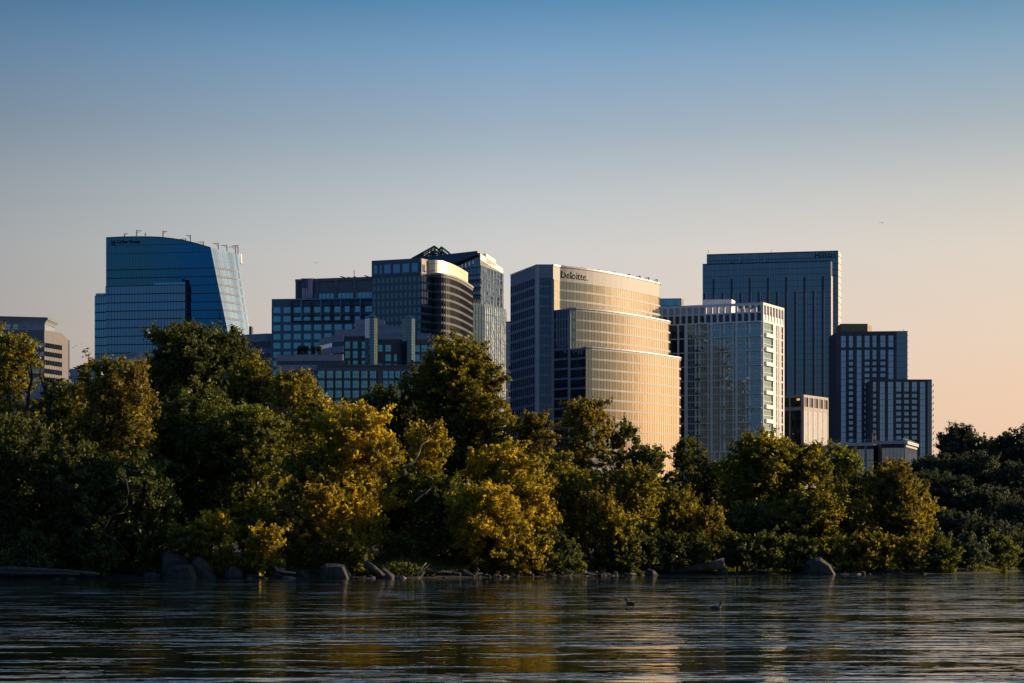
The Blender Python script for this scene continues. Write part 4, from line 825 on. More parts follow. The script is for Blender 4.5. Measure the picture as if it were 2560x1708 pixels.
def water():
    m, n, l = nm('river')
    o = N(n, 'ShaderNodeOutputMaterial'); p = N(n, 'ShaderNodeBsdfPrincipled'); p.inputs['Base Color'].default_value = (.006, .010, .009, 1); p.inputs['Roughness'].default_value = .04; p.inputs['IOR'].default_value = 2.3
    tx = N(n, 'ShaderNodeTexCoord')
    def layer(sx_, sy_, sc, det, rot=0):
        mp = N(n, 'ShaderNodeMapping'); mp.inputs['Scale'].default_value = (sx_, sy_, 1); mp.inputs['Rotation'].default_value = (0, 0, R(rot)); l.new(tx.outputs['Object'], mp.inputs[0])
        z = N(n, 'ShaderNodeTexNoise'); z.inputs['Scale'].default_value = sc; z.inputs['Detail'].default_value = det; z.inputs['Roughness'].default_value = .5; l.new(mp.outputs[0], z.inputs[0]); return z.outputs[0]
    def mth(op, a, b):
        q = N(n, 'ShaderNodeMath', operation=op)
        for i, x in enumerate((a, b)):
            if isinstance(x, (int, float)): q.inputs[i].default_value = x
            else: l.new(x, q.inputs[i])
        return q.outputs[0]
    big = layer(.40, 1.0, .75, 3, 3); mid = layer(.5, 1.0, .5, 4, -3); fine = layer(.5, 1, 3.6, 2, 3); patch = layer(.16, 1.0, .10, 3, 2)
    pr = N(n, 'ShaderNodeMapRange'); pr.inputs[1].default_value = .42; pr.inputs[2].default_value = .60; pr.inputs[3].default_value = .30; pr.inputs[4].default_value = 1.25; l.new(patch, pr.inputs[0])
    sm = N(n, 'ShaderNodeMapRange'); sm.interpolation_type = 'SMOOTHSTEP'; sm.inputs[1].default_value = .52; sm.inputs[2].default_value = .72; l.new(mid, sm.inputs[0]); mid = sm.outputs[0]
    h = mth('ADD', mth('MULTIPLY', big, WB[0]), mth('ADD', mth('MULTIPLY', mid, WB[1]), mth('MULTIPLY', fine, WB[2]))); h = mth('MULTIPLY', h, pr.outputs[0])
    b = N(n, 'ShaderNodeBump'); b.inputs[0].default_value = 1; b.inputs[1].default_value = 1; l.new(h, b.inputs['Height']); l.new(b.outputs[0], p.inputs['Normal'])
    l.new(p.outputs[0], o.inputs[0])
    q = MB(); q.quad((-3000, -400, 0), (3000, -400, 0), (3000, 1200, 0), (-3000, 1200, 0)); tag(q.build('river_water', 'river'), kind='structure')
WB = (.11, .13, .003)
water()
# ---------------------------------------------------------------- trees
def leafmat(name, col, trans, var=.3, tfac=.45, green=.0):
    m, n, l = nm(name)
    o = N(n, 'ShaderNodeOutputMaterial'); d = N(n, 'ShaderNodeBsdfDiffuse'); t = N(n, 'ShaderNodeBsdfTranslucent'); g = N(n, 'ShaderNodeBsdfGlossy'); g.inputs['Roughness'].default_value = .45; g.inputs[0].default_value = (.5, .5, .5, 1)
    geo = N(n, 'ShaderNodeNewGeometry'); oi = N(n, 'ShaderNodeObjectInfo')
    tx = N(n, 'ShaderNodeTexCoord'); nz = N(n, 'ShaderNodeTexNoise'); nz.inputs['Scale'].default_value = .35; nz.inputs['Detail'].default_value = 2; l.new(tx.outputs['Object'], nz.inputs[0])
    r1 = N(n, 'ShaderNodeMapRange'); r1.inputs[3].default_value = 1-var; r1.inputs[4].default_value = 1+var; l.new(geo.outputs['Random Per Island'], r1.inputs[0])
    r2 = N(n, 'ShaderNodeMapRange'); r2.inputs[1].default_value = .3; r2.inputs[2].default_value = .7; r2.inputs[3].default_value = .7; r2.inputs[4].default_value = 1.3; l.new(nz.outputs[0], r2.inputs[0])
    r3 = N(n, 'ShaderNodeMapRange'); r3.inputs[3].default_value = .85; r3.inputs[4].default_value = 1.15; l.new(oi.outputs['Random'], r3.inputs[0])
    m1 = N(n, 'ShaderNodeMath', operation='MULTIPLY'); l.new(r1.outputs[0], m1.inputs[0]); l.new(r2.outputs[0], m1.inputs[1])
    m2 = N(n, 'ShaderNodeMath', operation='MULTIPLY'); l.new(m1.outputs[0], m2.inputs[0]); l.new(r3.outputs[0], m2.inputs[1])
    n2 = N(n, 'ShaderNodeTexNoise'); n2.inputs['Scale'].default_value = .22; n2.inputs['Detail'].default_value = 4; l.new(tx.outputs['Object'], n2.inputs[0])
    gr = N(n, 'ShaderNodeMapRange'); gr.inputs[1].default_value = .42; gr.inputs[2].default_value = .62; gr.inputs[4].default_value = green; l.new(n2.outputs[0], gr.inputs[0])    # greener patches within a crown
    for c, s in ((col, d), (trans, t)):
        mg = N(n, 'ShaderNodeMix', data_type='RGBA'); l.new(gr.outputs[0], mg.inputs[0]); mg.inputs[6].default_value = (*c, 1); mg.inputs[7].default_value = (*((.075, .095, .022) if s is d else (.24, .25, .025)), 1)
        v = N(n, 'ShaderNodeVectorMath', operation='SCALE'); l.new(mg.outputs[2], v.inputs[0]); l.new(m2.outputs[0], v.inputs['Scale']); l.new(v.outputs[0], s.inputs[0])
    a = N(n, 'ShaderNodeMixShader'); a.inputs[0].default_value = tfac; l.new(d.outputs[0], a.inputs[1]); l.new(t.outputs[0], a.inputs[2])
    b = N(n, 'ShaderNodeMixShader'); b.inputs[0].default_value = .03; l.new(a.outputs[0], b.inputs[1]); l.new(g.outputs[0], b.inputs[2]); l.new(b.outputs[0], o.inputs[0])
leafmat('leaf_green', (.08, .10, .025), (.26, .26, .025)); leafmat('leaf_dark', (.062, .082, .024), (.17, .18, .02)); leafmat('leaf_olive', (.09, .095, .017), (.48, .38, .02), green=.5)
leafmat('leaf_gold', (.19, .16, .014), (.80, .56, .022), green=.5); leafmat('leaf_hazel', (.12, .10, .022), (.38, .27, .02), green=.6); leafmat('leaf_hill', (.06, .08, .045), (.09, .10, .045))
solid('bark', (.055, .045, .036), rough=.9, var=.3, scale=2); solid('bark_pale', (.42, .38, .32), rough=.8, var=.25, scale=1.5); solid('bark_black', (.022, .02, .018), rough=.9)
def leaf_mesh(name, cen, nrm, size, r, mat, elong=1.35):
    n = len(cen); a = r.normal(size=(n, 3)); a -= nrm*(a*nrm).sum(1, keepdims=True); a /= np.linalg.norm(a, axis=1, keepdims=True)+1e-9
    b = np.cross(nrm, a); s = size[:, None]
    v = np.empty((n, 4, 3), np.float32); v[:, 0] = cen-a*s*elong; v[:, 1] = cen-b*s*.8+nrm*s*.15; v[:, 2] = cen+a*s*elong; v[:, 3] = cen+b*s*.8+nrm*s*.1
    me = bpy.data.meshes.new(name); me.vertices.add(n*4); me.loops.add(n*4); me.polygons.add(n)
    me.vertices.foreach_set('co', v.ravel()); me.loops.foreach_set('vertex_index', np.arange(n*4, dtype=np.int32)); me.polygons.foreach_set('loop_start', np.arange(0, n*4, 4, dtype=np.int32))
    try: me.polygons.foreach_set('loop_total', np.full(n, 4, np.int32))
    except Exception: pass
    me.update(calc_edges=True); me.materials.append(MAT[mat]); return me
def crown(r, Rx, Hc, style, leaf, dens):
    """lobed crown around the origin, base at z=0, height Hc, half width Rx -> leaf centres, normals, lobe list"""
    nl = {'round': 15, 'tall': 18, 'spread': 14, 'dome': 8, 'weep': 14, 'ragged': 19, 'bush': 10, 'column': 7}[style]
    lobes = []
    for i in range(nl):
        t = (i+.5)/nl if style != 'dome' else r.uniform(.35, .75)
        if style in ('tall', 'ragged'): wd = min(1, .75+t) if t < .55 else math.sqrt(max(.12, 1-((t-.55)/.5)**2))
        elif style == 'column': wd = .55
        elif style == 'bush': wd = (1-t*.8)**.6
        elif style == 'spread': wd = (.6+.5*t if t < .7 else .95*(1-(t-.7)*1.6))
        else: wd = math.sqrt(max(.05, 1-(2*t-1)**2))
        an = i*2.399+r.uniform(-.4, .4); rr = Rx*wd*r.uniform(.3, .66)
        lr = Rx*{'round': .46, 'tall': .43, 'spread': .40, 'dome': .62, 'weep': .42, 'ragged': .36, 'bush': .45, 'column': .6}[style]*r.uniform(.75, 1.2)
        lz = lr*(.75 if style != 'weep' else 1.1); z = min(max(t*Hc, lz*.8), Hc-lz*.85)
        lobes.append((rr*math.cos(an), rr*math.sin(an)*.9, z, lr, lz))
    lobes.append((0, 0, Hc-Rx*.5, Rx*.56, Rx*.5)); lobes.append((Rx*.12, 0, Hc-Rx*.85, Rx*.7, Rx*.5)); lobes.append((0, 0, Hc*.45, Rx*.6, Hc*.38))
    C, NN, S = [], [], []
    for (x, y, z, lr, lz) in lobes:
        area = lr*lr; nc = int(max(6, area*6 if style != 'dome' else area*5)); d = r.normal(size=(nc, 3)); d[:, 2] = d[:, 2]*.9+.25; d /= np.linalg.norm(d, axis=1, keepdims=True)
        rad = r.uniform(.62, 1.08, size=(nc, 1)); cc = np.array([x, y, z])+d*rad*np.array([lr, lr, lz]); cs = r.uniform(.35, .78, nc)**1.3*(1.0 if style != 'dome' else .75)*min(1.15, .35+Rx*.12)
        for c, cr, dd in zip(cc, cs, d):
            n = int(dens*(10+260*cr*cr)); q = r.normal(size=(n, 3)); q /= np.linalg.norm(q, axis=1, keepdims=True); rr = np.abs(r.normal(size=(n, 1)))*.62
            ax = dd+r.normal(size=3)*.5+np.array([0, 0, .35]); p = c+q*rr*cr*np.array([1.1, 1.1, .75])+ax*(r.uniform(-.5, 1.5, size=(n, 1))*cr*.9) if style != 'weep' else c+q*rr*cr*np.array([.7, .7, 1.9])-np.array([0, 0, .6])
            if style == 'ragged': p = p+np.array([0, 0, 1])*(r.uniform(0, 1, size=(n, 1))**3)*cr*1.3
            nn = q*.6+dd*.5+r.normal(size=(n, 3))*.55; nn /= np.linalg.norm(nn, axis=1, keepdims=True)
            C.append(p); NN.append(nn); S.append(np.clip(r.lognormal(-.12, .38, n), .4, 2.0)*leaf)
    return np.concatenate(C), np.concatenate(NN), np.concatenate(S), lobes
def limbs(mb, lobes, h0, H_, tr, r, nb=7, lean=0):
    top = (lean*.6, 0, H_*.9); pts = []
    for i in range(7): t = i/6; pts.append((lean*t*t*.6+.35*math.sin(t*5+H_), .25*math.sin(t*7+H_), t*H_*.9-1.2*(i == 0)))
    mb.tube(pts, [tr*(1.25 if i == 0 else (1-.85*i/6)) for i in range(7)], 8)
    for (x, y, z, lr, lz) in lobes[:nb]:
        s = min(max(.25*H_, z*.62+h0*.2), .8*H_); k = s/(H_*.9)*6; i = min(5, int(k)); b0 = lerp(pts[i], pts[i+1], k-i)
        mid = (b0[0]*.55+x*.45+r.uniform(-.6, .6), b0[1]*.55+y*.45, b0[2]*.5+z*.5-.3); mid2 = (x*.8+b0[0]*.2, y*.8, z*.85+b0[2]*.15+.3)
        rr = tr*.42; mb.tube([b0, mid, mid2, (x, y, z+lz*.5)], [rr, rr*.7, rr*.45, rr*.12], 6)
        for q in range(3):
            e = (x+r.uniform(-1, 1)*lr, y+r.uniform(-1, 1)*lr, z+r.uniform(-.2, .9)*lz); mb.tube([mid2, lerp(mid2, e, .5), e], [rr*.32, rr*.2, rr*.06], 4)
TREES = []
def tree(name, px, ytop, hw, D, ybot, style, leafm, label, cat='tree', leaf=.125, dens=1.0, group=None, bark='bark', seed=None, lean=0):
    r = np.random.default_rng(seed or (int(px*7+ytop*3) % 99991)); x, y = GP(px, D); g = gz(x, y)-.1
    zt = PZ(ytop, D); zb = max(PZ(ybot, D), g+.3); Rx = hw*D/F*1.08; Hc = zt-zb; H_ = zt-g
    root = empty(name, (x, y, g), label, cat, group)
    C, NN, S, lobes = crown(r, Rx, Hc, style, leaf*(.75+D/900), dens); off = np.array([0, 0, zb-g]); C = C+off; lobes = [(a, b, c+off[2], d, e) for a, b, c, d, e in lobes]
    keep = C[:, 2] > .15; me = leaf_mesh('crown', C[keep], NN[keep], S[keep], r, leafm); o = bpy.data.objects.new('crown', me); COL.objects.link(o); o.parent = root
    mb = MB(); limbs(mb, lobes, zb-g, H_, max(.16, min(.55, Hc*.024)), r, lean=lean); mb.build('trunk', bark, root)
    TREES.append((root, len(C)))
    return root
G, OV, DK, GO, HZ, HI = 'leaf_green', 'leaf_olive', 'leaf_dark', 'leaf_gold', 'leaf_hazel', 'leaf_hill'
T = lambda *a, **k: tree('broadleaf_tree', *a, **k)
# big trees, first the front rank along the bank, then those behind
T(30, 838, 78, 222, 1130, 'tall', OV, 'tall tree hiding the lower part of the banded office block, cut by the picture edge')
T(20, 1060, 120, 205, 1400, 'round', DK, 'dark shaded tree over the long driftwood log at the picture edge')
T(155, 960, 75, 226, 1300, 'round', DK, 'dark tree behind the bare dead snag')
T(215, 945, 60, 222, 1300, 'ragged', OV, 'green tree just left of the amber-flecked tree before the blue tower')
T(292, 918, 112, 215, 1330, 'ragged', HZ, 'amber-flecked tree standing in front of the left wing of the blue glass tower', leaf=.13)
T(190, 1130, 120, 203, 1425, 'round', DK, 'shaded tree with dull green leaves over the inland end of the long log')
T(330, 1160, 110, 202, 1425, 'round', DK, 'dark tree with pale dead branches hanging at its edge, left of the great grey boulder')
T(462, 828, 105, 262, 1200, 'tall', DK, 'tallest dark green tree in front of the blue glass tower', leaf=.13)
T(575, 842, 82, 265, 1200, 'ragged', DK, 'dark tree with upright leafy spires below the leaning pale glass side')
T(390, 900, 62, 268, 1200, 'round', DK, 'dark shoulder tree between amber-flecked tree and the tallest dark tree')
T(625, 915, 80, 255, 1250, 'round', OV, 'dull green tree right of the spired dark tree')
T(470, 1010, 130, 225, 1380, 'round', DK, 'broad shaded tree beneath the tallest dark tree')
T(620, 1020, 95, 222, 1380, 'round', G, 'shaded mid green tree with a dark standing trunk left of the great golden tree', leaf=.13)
T(735, 935, 78, 240, 1250, 'ragged', OV, 'tree with golden sprays reaching up before the pink terraces of the turreted office')
T(800, 1010, 70, 228, 1330, 'round', OV, 'olive tree between golden sprays and the great golden tree')
T(890, 1030, 118, 212, 1380, 'round', GO, 'great golden tree with overhanging right side at the centre left of the bank', leaf=.13, dens=1.1)
T(880, 1200, 78, 206, 1425, 'weep', GO, 'golden leafy curtain hanging down to the boulders under the great golden tree')
T(770, 1130, 70, 209, 1400, 'round', OV, 'olive tree tucked behind the golden leafy pillar')
tree('leafy_pillar_tree', 795, 1212, 58, 202, 1425, 'column', GO, 'narrow amber leaf pillar standing above the square boulder', 'tree', leaf=.14, dens=1.6)
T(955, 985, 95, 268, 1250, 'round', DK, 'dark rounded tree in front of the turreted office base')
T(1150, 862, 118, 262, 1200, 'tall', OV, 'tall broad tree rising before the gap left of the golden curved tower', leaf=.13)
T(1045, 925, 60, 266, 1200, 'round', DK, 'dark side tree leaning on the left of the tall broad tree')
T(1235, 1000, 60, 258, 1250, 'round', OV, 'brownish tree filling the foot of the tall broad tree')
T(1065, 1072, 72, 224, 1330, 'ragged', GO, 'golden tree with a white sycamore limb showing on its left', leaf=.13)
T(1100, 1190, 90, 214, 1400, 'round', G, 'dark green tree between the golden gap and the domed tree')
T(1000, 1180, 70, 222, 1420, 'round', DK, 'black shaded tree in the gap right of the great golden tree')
T(1275, 1102, 92, 220, 1300, 'dome', GO, 'smooth dome-shaped golden tree in the middle of the bank', leaf=.13, dens=1.9)
T(1215, 1230, 100, 208, 1420, 'round', GO, 'sunlit yellow tree spilling down below the dome-shaped tree')
T(1325, 1200, 72, 215, 1400, 'round', GO, 'yellow-green tree at the right foot of the dome-shaped tree')
T(1330, 1040, 62, 262, 1250, 'round', HZ, 'brownish tree at the foot of the golden curved tower')
T(1385, 1130, 55, 238, 1330, 'round', OV, 'olive tree between dome-shaped tree and the weeping tree')
T(1462, 1003, 72, 258, 1300, 'tall', HZ, 'upright brownish tree standing before the golden curved tower')
T(1555, 1062, 50, 262, 1250, 'ragged', DK, 'dark knobbly tree silhouetted on the golden curved tower')
T(1620, 1120, 62, 258, 1300, 'round', DK, 'low dark tree right of the knobbly silhouetted tree')
T(1430, 1180, 75, 226, 1380, 'round', OV, 'olive gold tree behind the weeping tree')
T(1495, 1215, 70, 220, 1400, 'weep', HZ, 'weeping tree with drooping brown sprays over the bank')
T(1590, 1175, 72, 226, 1410, 'tall', OV, 'slender golden-edged tree right of the weeping tree', leaf=.13)
T(1545, 1290, 65, 219, 1428, 'bush', OV, 'low leaning tree at the waterline under the golden-edged tree')
T(1720, 1108, 52, 262, 1300, 'ragged', DK, 'thin dark tree with bare twigs before the white apartment tower')
T(1780, 1160, 60, 268, 1300, 'round', HI, 'pale hazy tree below the white apartment tower')
T(1690, 1235, 82, 232, 1400, 'round', OV, 'olive tree above the long stranded trunk')
T(1770, 1250, 62, 228, 1420, 'weep', HZ, 'drooping dull gold tree over the end of the long stranded trunk')
T(1905, 1096, 98, 256, 1330, 'round', OV, 'broad open tree with visible forked trunk before the beige pier building', leaf=.13)
T(2010, 1120, 72, 258, 1330, 'round', OV, 'brown-green tree between forked tree and the glass corner building')
T(1850, 1150, 62, 262, 1330, 'round', DK, 'dark left flank tree of the broad forked tree')
T(2110, 1122, 60, 262, 1330, 'ragged', G, 'tree standing before the wavy glass corner building')
T(1880, 1270, 85, 244, 1425, 'round', DK, 'dark shaded tree above the dark triangular boulder')
T(2020, 1245, 95, 244, 1420, 'round', OV, 'tree with brown-gold edge right of the dark triangular boulder')
T(2120, 1250, 85, 246, 1425, 'weep', OV, 'olive tree arching to the stones near the tip of the island')
T(2235, 1168, 82, 250, 1400, 'round', HZ, 'bronze leaved tree at the right tip of the island', leaf=.13)
T(2270, 1280, 62, 247, 1430, 'bush', HZ, 'bronze low tree overhanging the water at the island tip')
T(2300, 1240, 50, 252, 1400, 'round', OV, 'small olive tree leaning out beyond the bronze leaved tree')
T(2160, 1185, 60, 256, 1380, 'round', G, 'green tree filling the gap before the bronze leaved tree')
T(2370, 1200, 72, 300, 1400, 'round', HI, 'rounded tree on the far bank just beyond the island tip')
H_T = [(2330, 1152, 80, 330, 'dusky tree at the foot of the dark grid apartments'), (2395, 1072, 72, 360, 'tall hazy tree rising just right of the dark grid apartments'), (2440, 1145, 70, 330, 'hazy tree with paler rounded top on the far bank'),
       (2480, 1105, 62, 365, 'hazy tree between the two high crowns of the far bank'), (2545, 1082, 72, 360, 'high dark tree at the right picture edge'), (2545, 1170, 75, 325, 'dark tree below the high tree at the right picture edge'),
       (2460, 1225, 80, 300, 'broad dark tree low on the far bank'), (2550, 1260, 70, 290, 'lowest dark tree of the far bank at the picture edge'), (2390, 1290, 75, 284, 'low tree touching the water beyond the island tip'),
       (2480, 1320, 75, 282, 'low dark tree by the water on the far bank'), (2640, 1120, 90, 340, 'tree just outside the far bank edge'), (2300, 1190, 70, 310, 'dusky tree peering over the bronze leaved tree')]
for px, yt, hw, D, lb in H_T: T(px, yt, hw, D, 1425, 'round', HI, lb, leaf=.13, dens=.9)
def B(px, yt, hw, D, *a, **k):
    if px > 1180:
        for _ in range(12): D = .5*D+.5*(shore(PX(px, D))+2.2)
    return tree('waterside_bush', px, yt, hw, D, *a, cat='bush', **k)
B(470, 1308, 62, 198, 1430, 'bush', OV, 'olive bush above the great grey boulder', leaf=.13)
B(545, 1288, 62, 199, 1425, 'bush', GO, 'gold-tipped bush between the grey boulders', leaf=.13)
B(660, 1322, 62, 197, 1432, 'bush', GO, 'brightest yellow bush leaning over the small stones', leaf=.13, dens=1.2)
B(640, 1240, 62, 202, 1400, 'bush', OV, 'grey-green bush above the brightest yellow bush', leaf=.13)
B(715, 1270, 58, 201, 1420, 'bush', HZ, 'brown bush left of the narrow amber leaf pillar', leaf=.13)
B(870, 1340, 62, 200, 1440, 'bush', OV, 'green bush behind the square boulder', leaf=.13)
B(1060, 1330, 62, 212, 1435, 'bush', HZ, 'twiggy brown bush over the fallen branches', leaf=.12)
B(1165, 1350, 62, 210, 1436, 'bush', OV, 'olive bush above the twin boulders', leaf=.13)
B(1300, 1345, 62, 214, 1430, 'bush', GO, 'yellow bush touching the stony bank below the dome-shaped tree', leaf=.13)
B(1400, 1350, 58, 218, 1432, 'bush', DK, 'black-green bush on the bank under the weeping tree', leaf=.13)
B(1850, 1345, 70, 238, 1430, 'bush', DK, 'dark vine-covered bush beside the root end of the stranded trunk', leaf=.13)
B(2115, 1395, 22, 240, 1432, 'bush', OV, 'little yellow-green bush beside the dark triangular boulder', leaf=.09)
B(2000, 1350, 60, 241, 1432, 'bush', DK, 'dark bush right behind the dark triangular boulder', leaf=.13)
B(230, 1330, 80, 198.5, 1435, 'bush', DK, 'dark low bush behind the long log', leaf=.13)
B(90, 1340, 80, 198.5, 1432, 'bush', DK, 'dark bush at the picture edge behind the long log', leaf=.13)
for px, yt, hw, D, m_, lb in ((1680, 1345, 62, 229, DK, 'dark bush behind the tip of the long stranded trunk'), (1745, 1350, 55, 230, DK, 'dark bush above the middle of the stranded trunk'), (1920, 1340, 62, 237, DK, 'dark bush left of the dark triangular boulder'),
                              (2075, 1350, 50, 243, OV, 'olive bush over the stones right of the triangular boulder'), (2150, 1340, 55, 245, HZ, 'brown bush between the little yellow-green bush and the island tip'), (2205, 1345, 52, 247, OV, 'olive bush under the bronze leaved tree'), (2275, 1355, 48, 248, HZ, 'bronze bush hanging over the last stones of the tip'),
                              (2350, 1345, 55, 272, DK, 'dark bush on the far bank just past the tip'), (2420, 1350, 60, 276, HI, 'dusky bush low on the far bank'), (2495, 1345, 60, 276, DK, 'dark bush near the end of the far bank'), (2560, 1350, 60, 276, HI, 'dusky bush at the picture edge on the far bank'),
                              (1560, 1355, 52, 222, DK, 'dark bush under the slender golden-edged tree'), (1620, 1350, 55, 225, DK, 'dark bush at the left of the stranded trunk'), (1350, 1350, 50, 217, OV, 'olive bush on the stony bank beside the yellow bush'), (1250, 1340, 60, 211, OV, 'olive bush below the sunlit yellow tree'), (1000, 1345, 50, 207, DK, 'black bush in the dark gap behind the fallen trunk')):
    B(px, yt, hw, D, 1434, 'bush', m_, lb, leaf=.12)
# dead snag and pale limbs
def snag():
    D = 212; x0, y0 = GP(62, D); g = gz(x0, y0); r = empty('dead_tree', (x0, y0, g), 'bare black dead snag with crooked branches before the banded office block', 'dead tree'); mb = MB()
    P = lambda px, py, dd=0: ((px-62)*D/F, dd, PZ(py, D)-g)
    mb.tube([(0, 0, -.8), P(60, 1250), P(64, 1120), P(66, 1040), P(72, 980), P(80, 945), P(78, 912), P(90, 890), P(110, 872)], [.42, .36, .30, .26, .17, .15, .11, .08, .03], 7)
    mb.build('trunk', 'bark_black', r)
    for pts in ([(64, 1075), (52, 1040), (34, 1005), (28, 970)], [(66, 1090), (90, 1052), (108, 1005), (112, 972), (104, 950), (98, 925)], [(111, 985), (113, 965), (124, 958)], [(100, 1050), (128, 1010), (134, 985), (128, 960), (129, 942)], [(80, 945), (70, 930), (68, 905)], [(110, 970), (104, 955), (96, 940), (97, 915)]):
        b = MB(); k = len(pts); b.tube([P(*p, .3*i) for i, p in enumerate(pts)], [.15-.115*i/(k-1) for i in range(k)], 6); b.build('branch', 'bark_black', r)
snag()
def limb(pts, D, rad, label, name='bare_limb', mat='bark_pale'):
    x0, y0 = GP(pts[0][0], D); z0 = PZ(pts[0][1], D); mb = MB(); k = len(pts)
    mb.tube([(PX(a, D), D+.4*math.sin(i*2), PZ(b, D)) for i, (a, b) in enumerate(pts)], [rad*(1-.8*i/(k-1)) for i in range(k)], 7)
    tag(mb.build(name, mat, None, (x0, y0, z0), True), label, 'branch')
limb([(1012, 1190), (1012, 1170), (1016, 1164), (1037, 1155), (1048, 1130), (1054, 1112), (1072, 1100)], 215.5, .17, 'white crooked sycamore limb before the golden tree')
limb([(1038, 1255), (1046, 1245), (1060, 1236), (1072, 1226), (1086, 1214)], 210, .10, 'short pale slanting limb below the white crooked limb')
limb([(300, 1190), (314, 1200), (322, 1230), (318, 1262), (300, 1280), (282, 1290)], 196.8, .11, 'grey dead branch dangling in the dark trees', mat='bark')
limb([(50, 1222), (72, 1222), (82, 1236), (96, 1230)], 197, .10, 'small grey dead branch in the dark trees at the picture edge', mat='bark')
limb([(258, 1330), (270, 1298), (282, 1288), (300, 1284), (310, 1282)], 196.6, .09, 'bent grey twig low in the dark trees', mat='bark'); limb([(262, 1335), (290, 1352), (310, 1370), (330, 1395)], 196.5, .08, 'thin grey twig sloping to the water', mat='bark')
# shaded undergrowth along the bank
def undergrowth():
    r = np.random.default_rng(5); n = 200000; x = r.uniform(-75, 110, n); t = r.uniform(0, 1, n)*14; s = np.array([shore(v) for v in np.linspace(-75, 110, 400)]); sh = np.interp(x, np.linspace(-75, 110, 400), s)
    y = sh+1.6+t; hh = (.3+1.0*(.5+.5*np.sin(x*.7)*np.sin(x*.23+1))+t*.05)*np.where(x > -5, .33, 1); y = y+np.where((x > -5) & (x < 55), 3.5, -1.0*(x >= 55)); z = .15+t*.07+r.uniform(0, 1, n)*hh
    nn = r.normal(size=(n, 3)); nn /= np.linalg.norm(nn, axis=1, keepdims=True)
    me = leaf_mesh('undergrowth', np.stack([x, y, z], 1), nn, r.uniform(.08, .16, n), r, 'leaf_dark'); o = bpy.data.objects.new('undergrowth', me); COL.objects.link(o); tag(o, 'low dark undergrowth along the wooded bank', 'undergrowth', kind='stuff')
undergrowth()
# trees of the island's inside, a dark mass behind the ones told apart
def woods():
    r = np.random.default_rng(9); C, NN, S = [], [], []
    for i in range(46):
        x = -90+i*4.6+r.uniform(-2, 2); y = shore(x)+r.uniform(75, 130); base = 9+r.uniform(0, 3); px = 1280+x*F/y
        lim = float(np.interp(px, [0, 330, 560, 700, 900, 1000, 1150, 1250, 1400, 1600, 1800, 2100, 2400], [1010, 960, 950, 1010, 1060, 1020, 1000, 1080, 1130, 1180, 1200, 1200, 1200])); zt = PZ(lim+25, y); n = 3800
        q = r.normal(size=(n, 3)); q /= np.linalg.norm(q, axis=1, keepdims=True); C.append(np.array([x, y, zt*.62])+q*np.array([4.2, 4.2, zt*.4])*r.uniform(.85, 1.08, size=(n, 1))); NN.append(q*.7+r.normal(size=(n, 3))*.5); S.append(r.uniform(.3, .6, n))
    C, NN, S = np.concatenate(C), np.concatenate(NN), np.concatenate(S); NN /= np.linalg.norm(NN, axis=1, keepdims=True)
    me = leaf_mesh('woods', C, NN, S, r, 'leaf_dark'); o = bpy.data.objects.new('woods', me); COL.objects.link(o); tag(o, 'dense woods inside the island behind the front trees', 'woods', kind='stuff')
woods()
# small roof plants on the terrace of the turreted office
for px, yt, hw, lb in ((749, 868, 8, 'roof shrub nearest the open end of the pink terrace'), (763, 867, 9, 'wide dark roof shrub beside the first one on the pink terrace'), (783, 865, 6, 'slim upright roof shrub on the pink terrace'), (799, 869, 7, 'roof shrub against the bright window strip of the terrace')):
    D = 689; x, y = GP(px, D); r_ = np.random.default_rng(int(px)); root = empty('roof_shrub', (x, y, ZW), lb, 'shrub', 'shrubs on the pink office terrace'); C, NN, S, lb_ = crown(r_, hw*D/F, PZ(yt, D)-ZW, 'bush', .22, .5)
    o = bpy.data.objects.new('foliage', leaf_mesh('foliage', C, NN, S, r_, 'leaf_dark')); COL.objects.link(o); o.parent = root; mb = MB(); mb.tube([(0, 0, -.1), (0, 0, 1.4)], .12, 6); mb.build('stem', 'bark', root)
print('LEAVES', sum(t[1] for t in TREES))
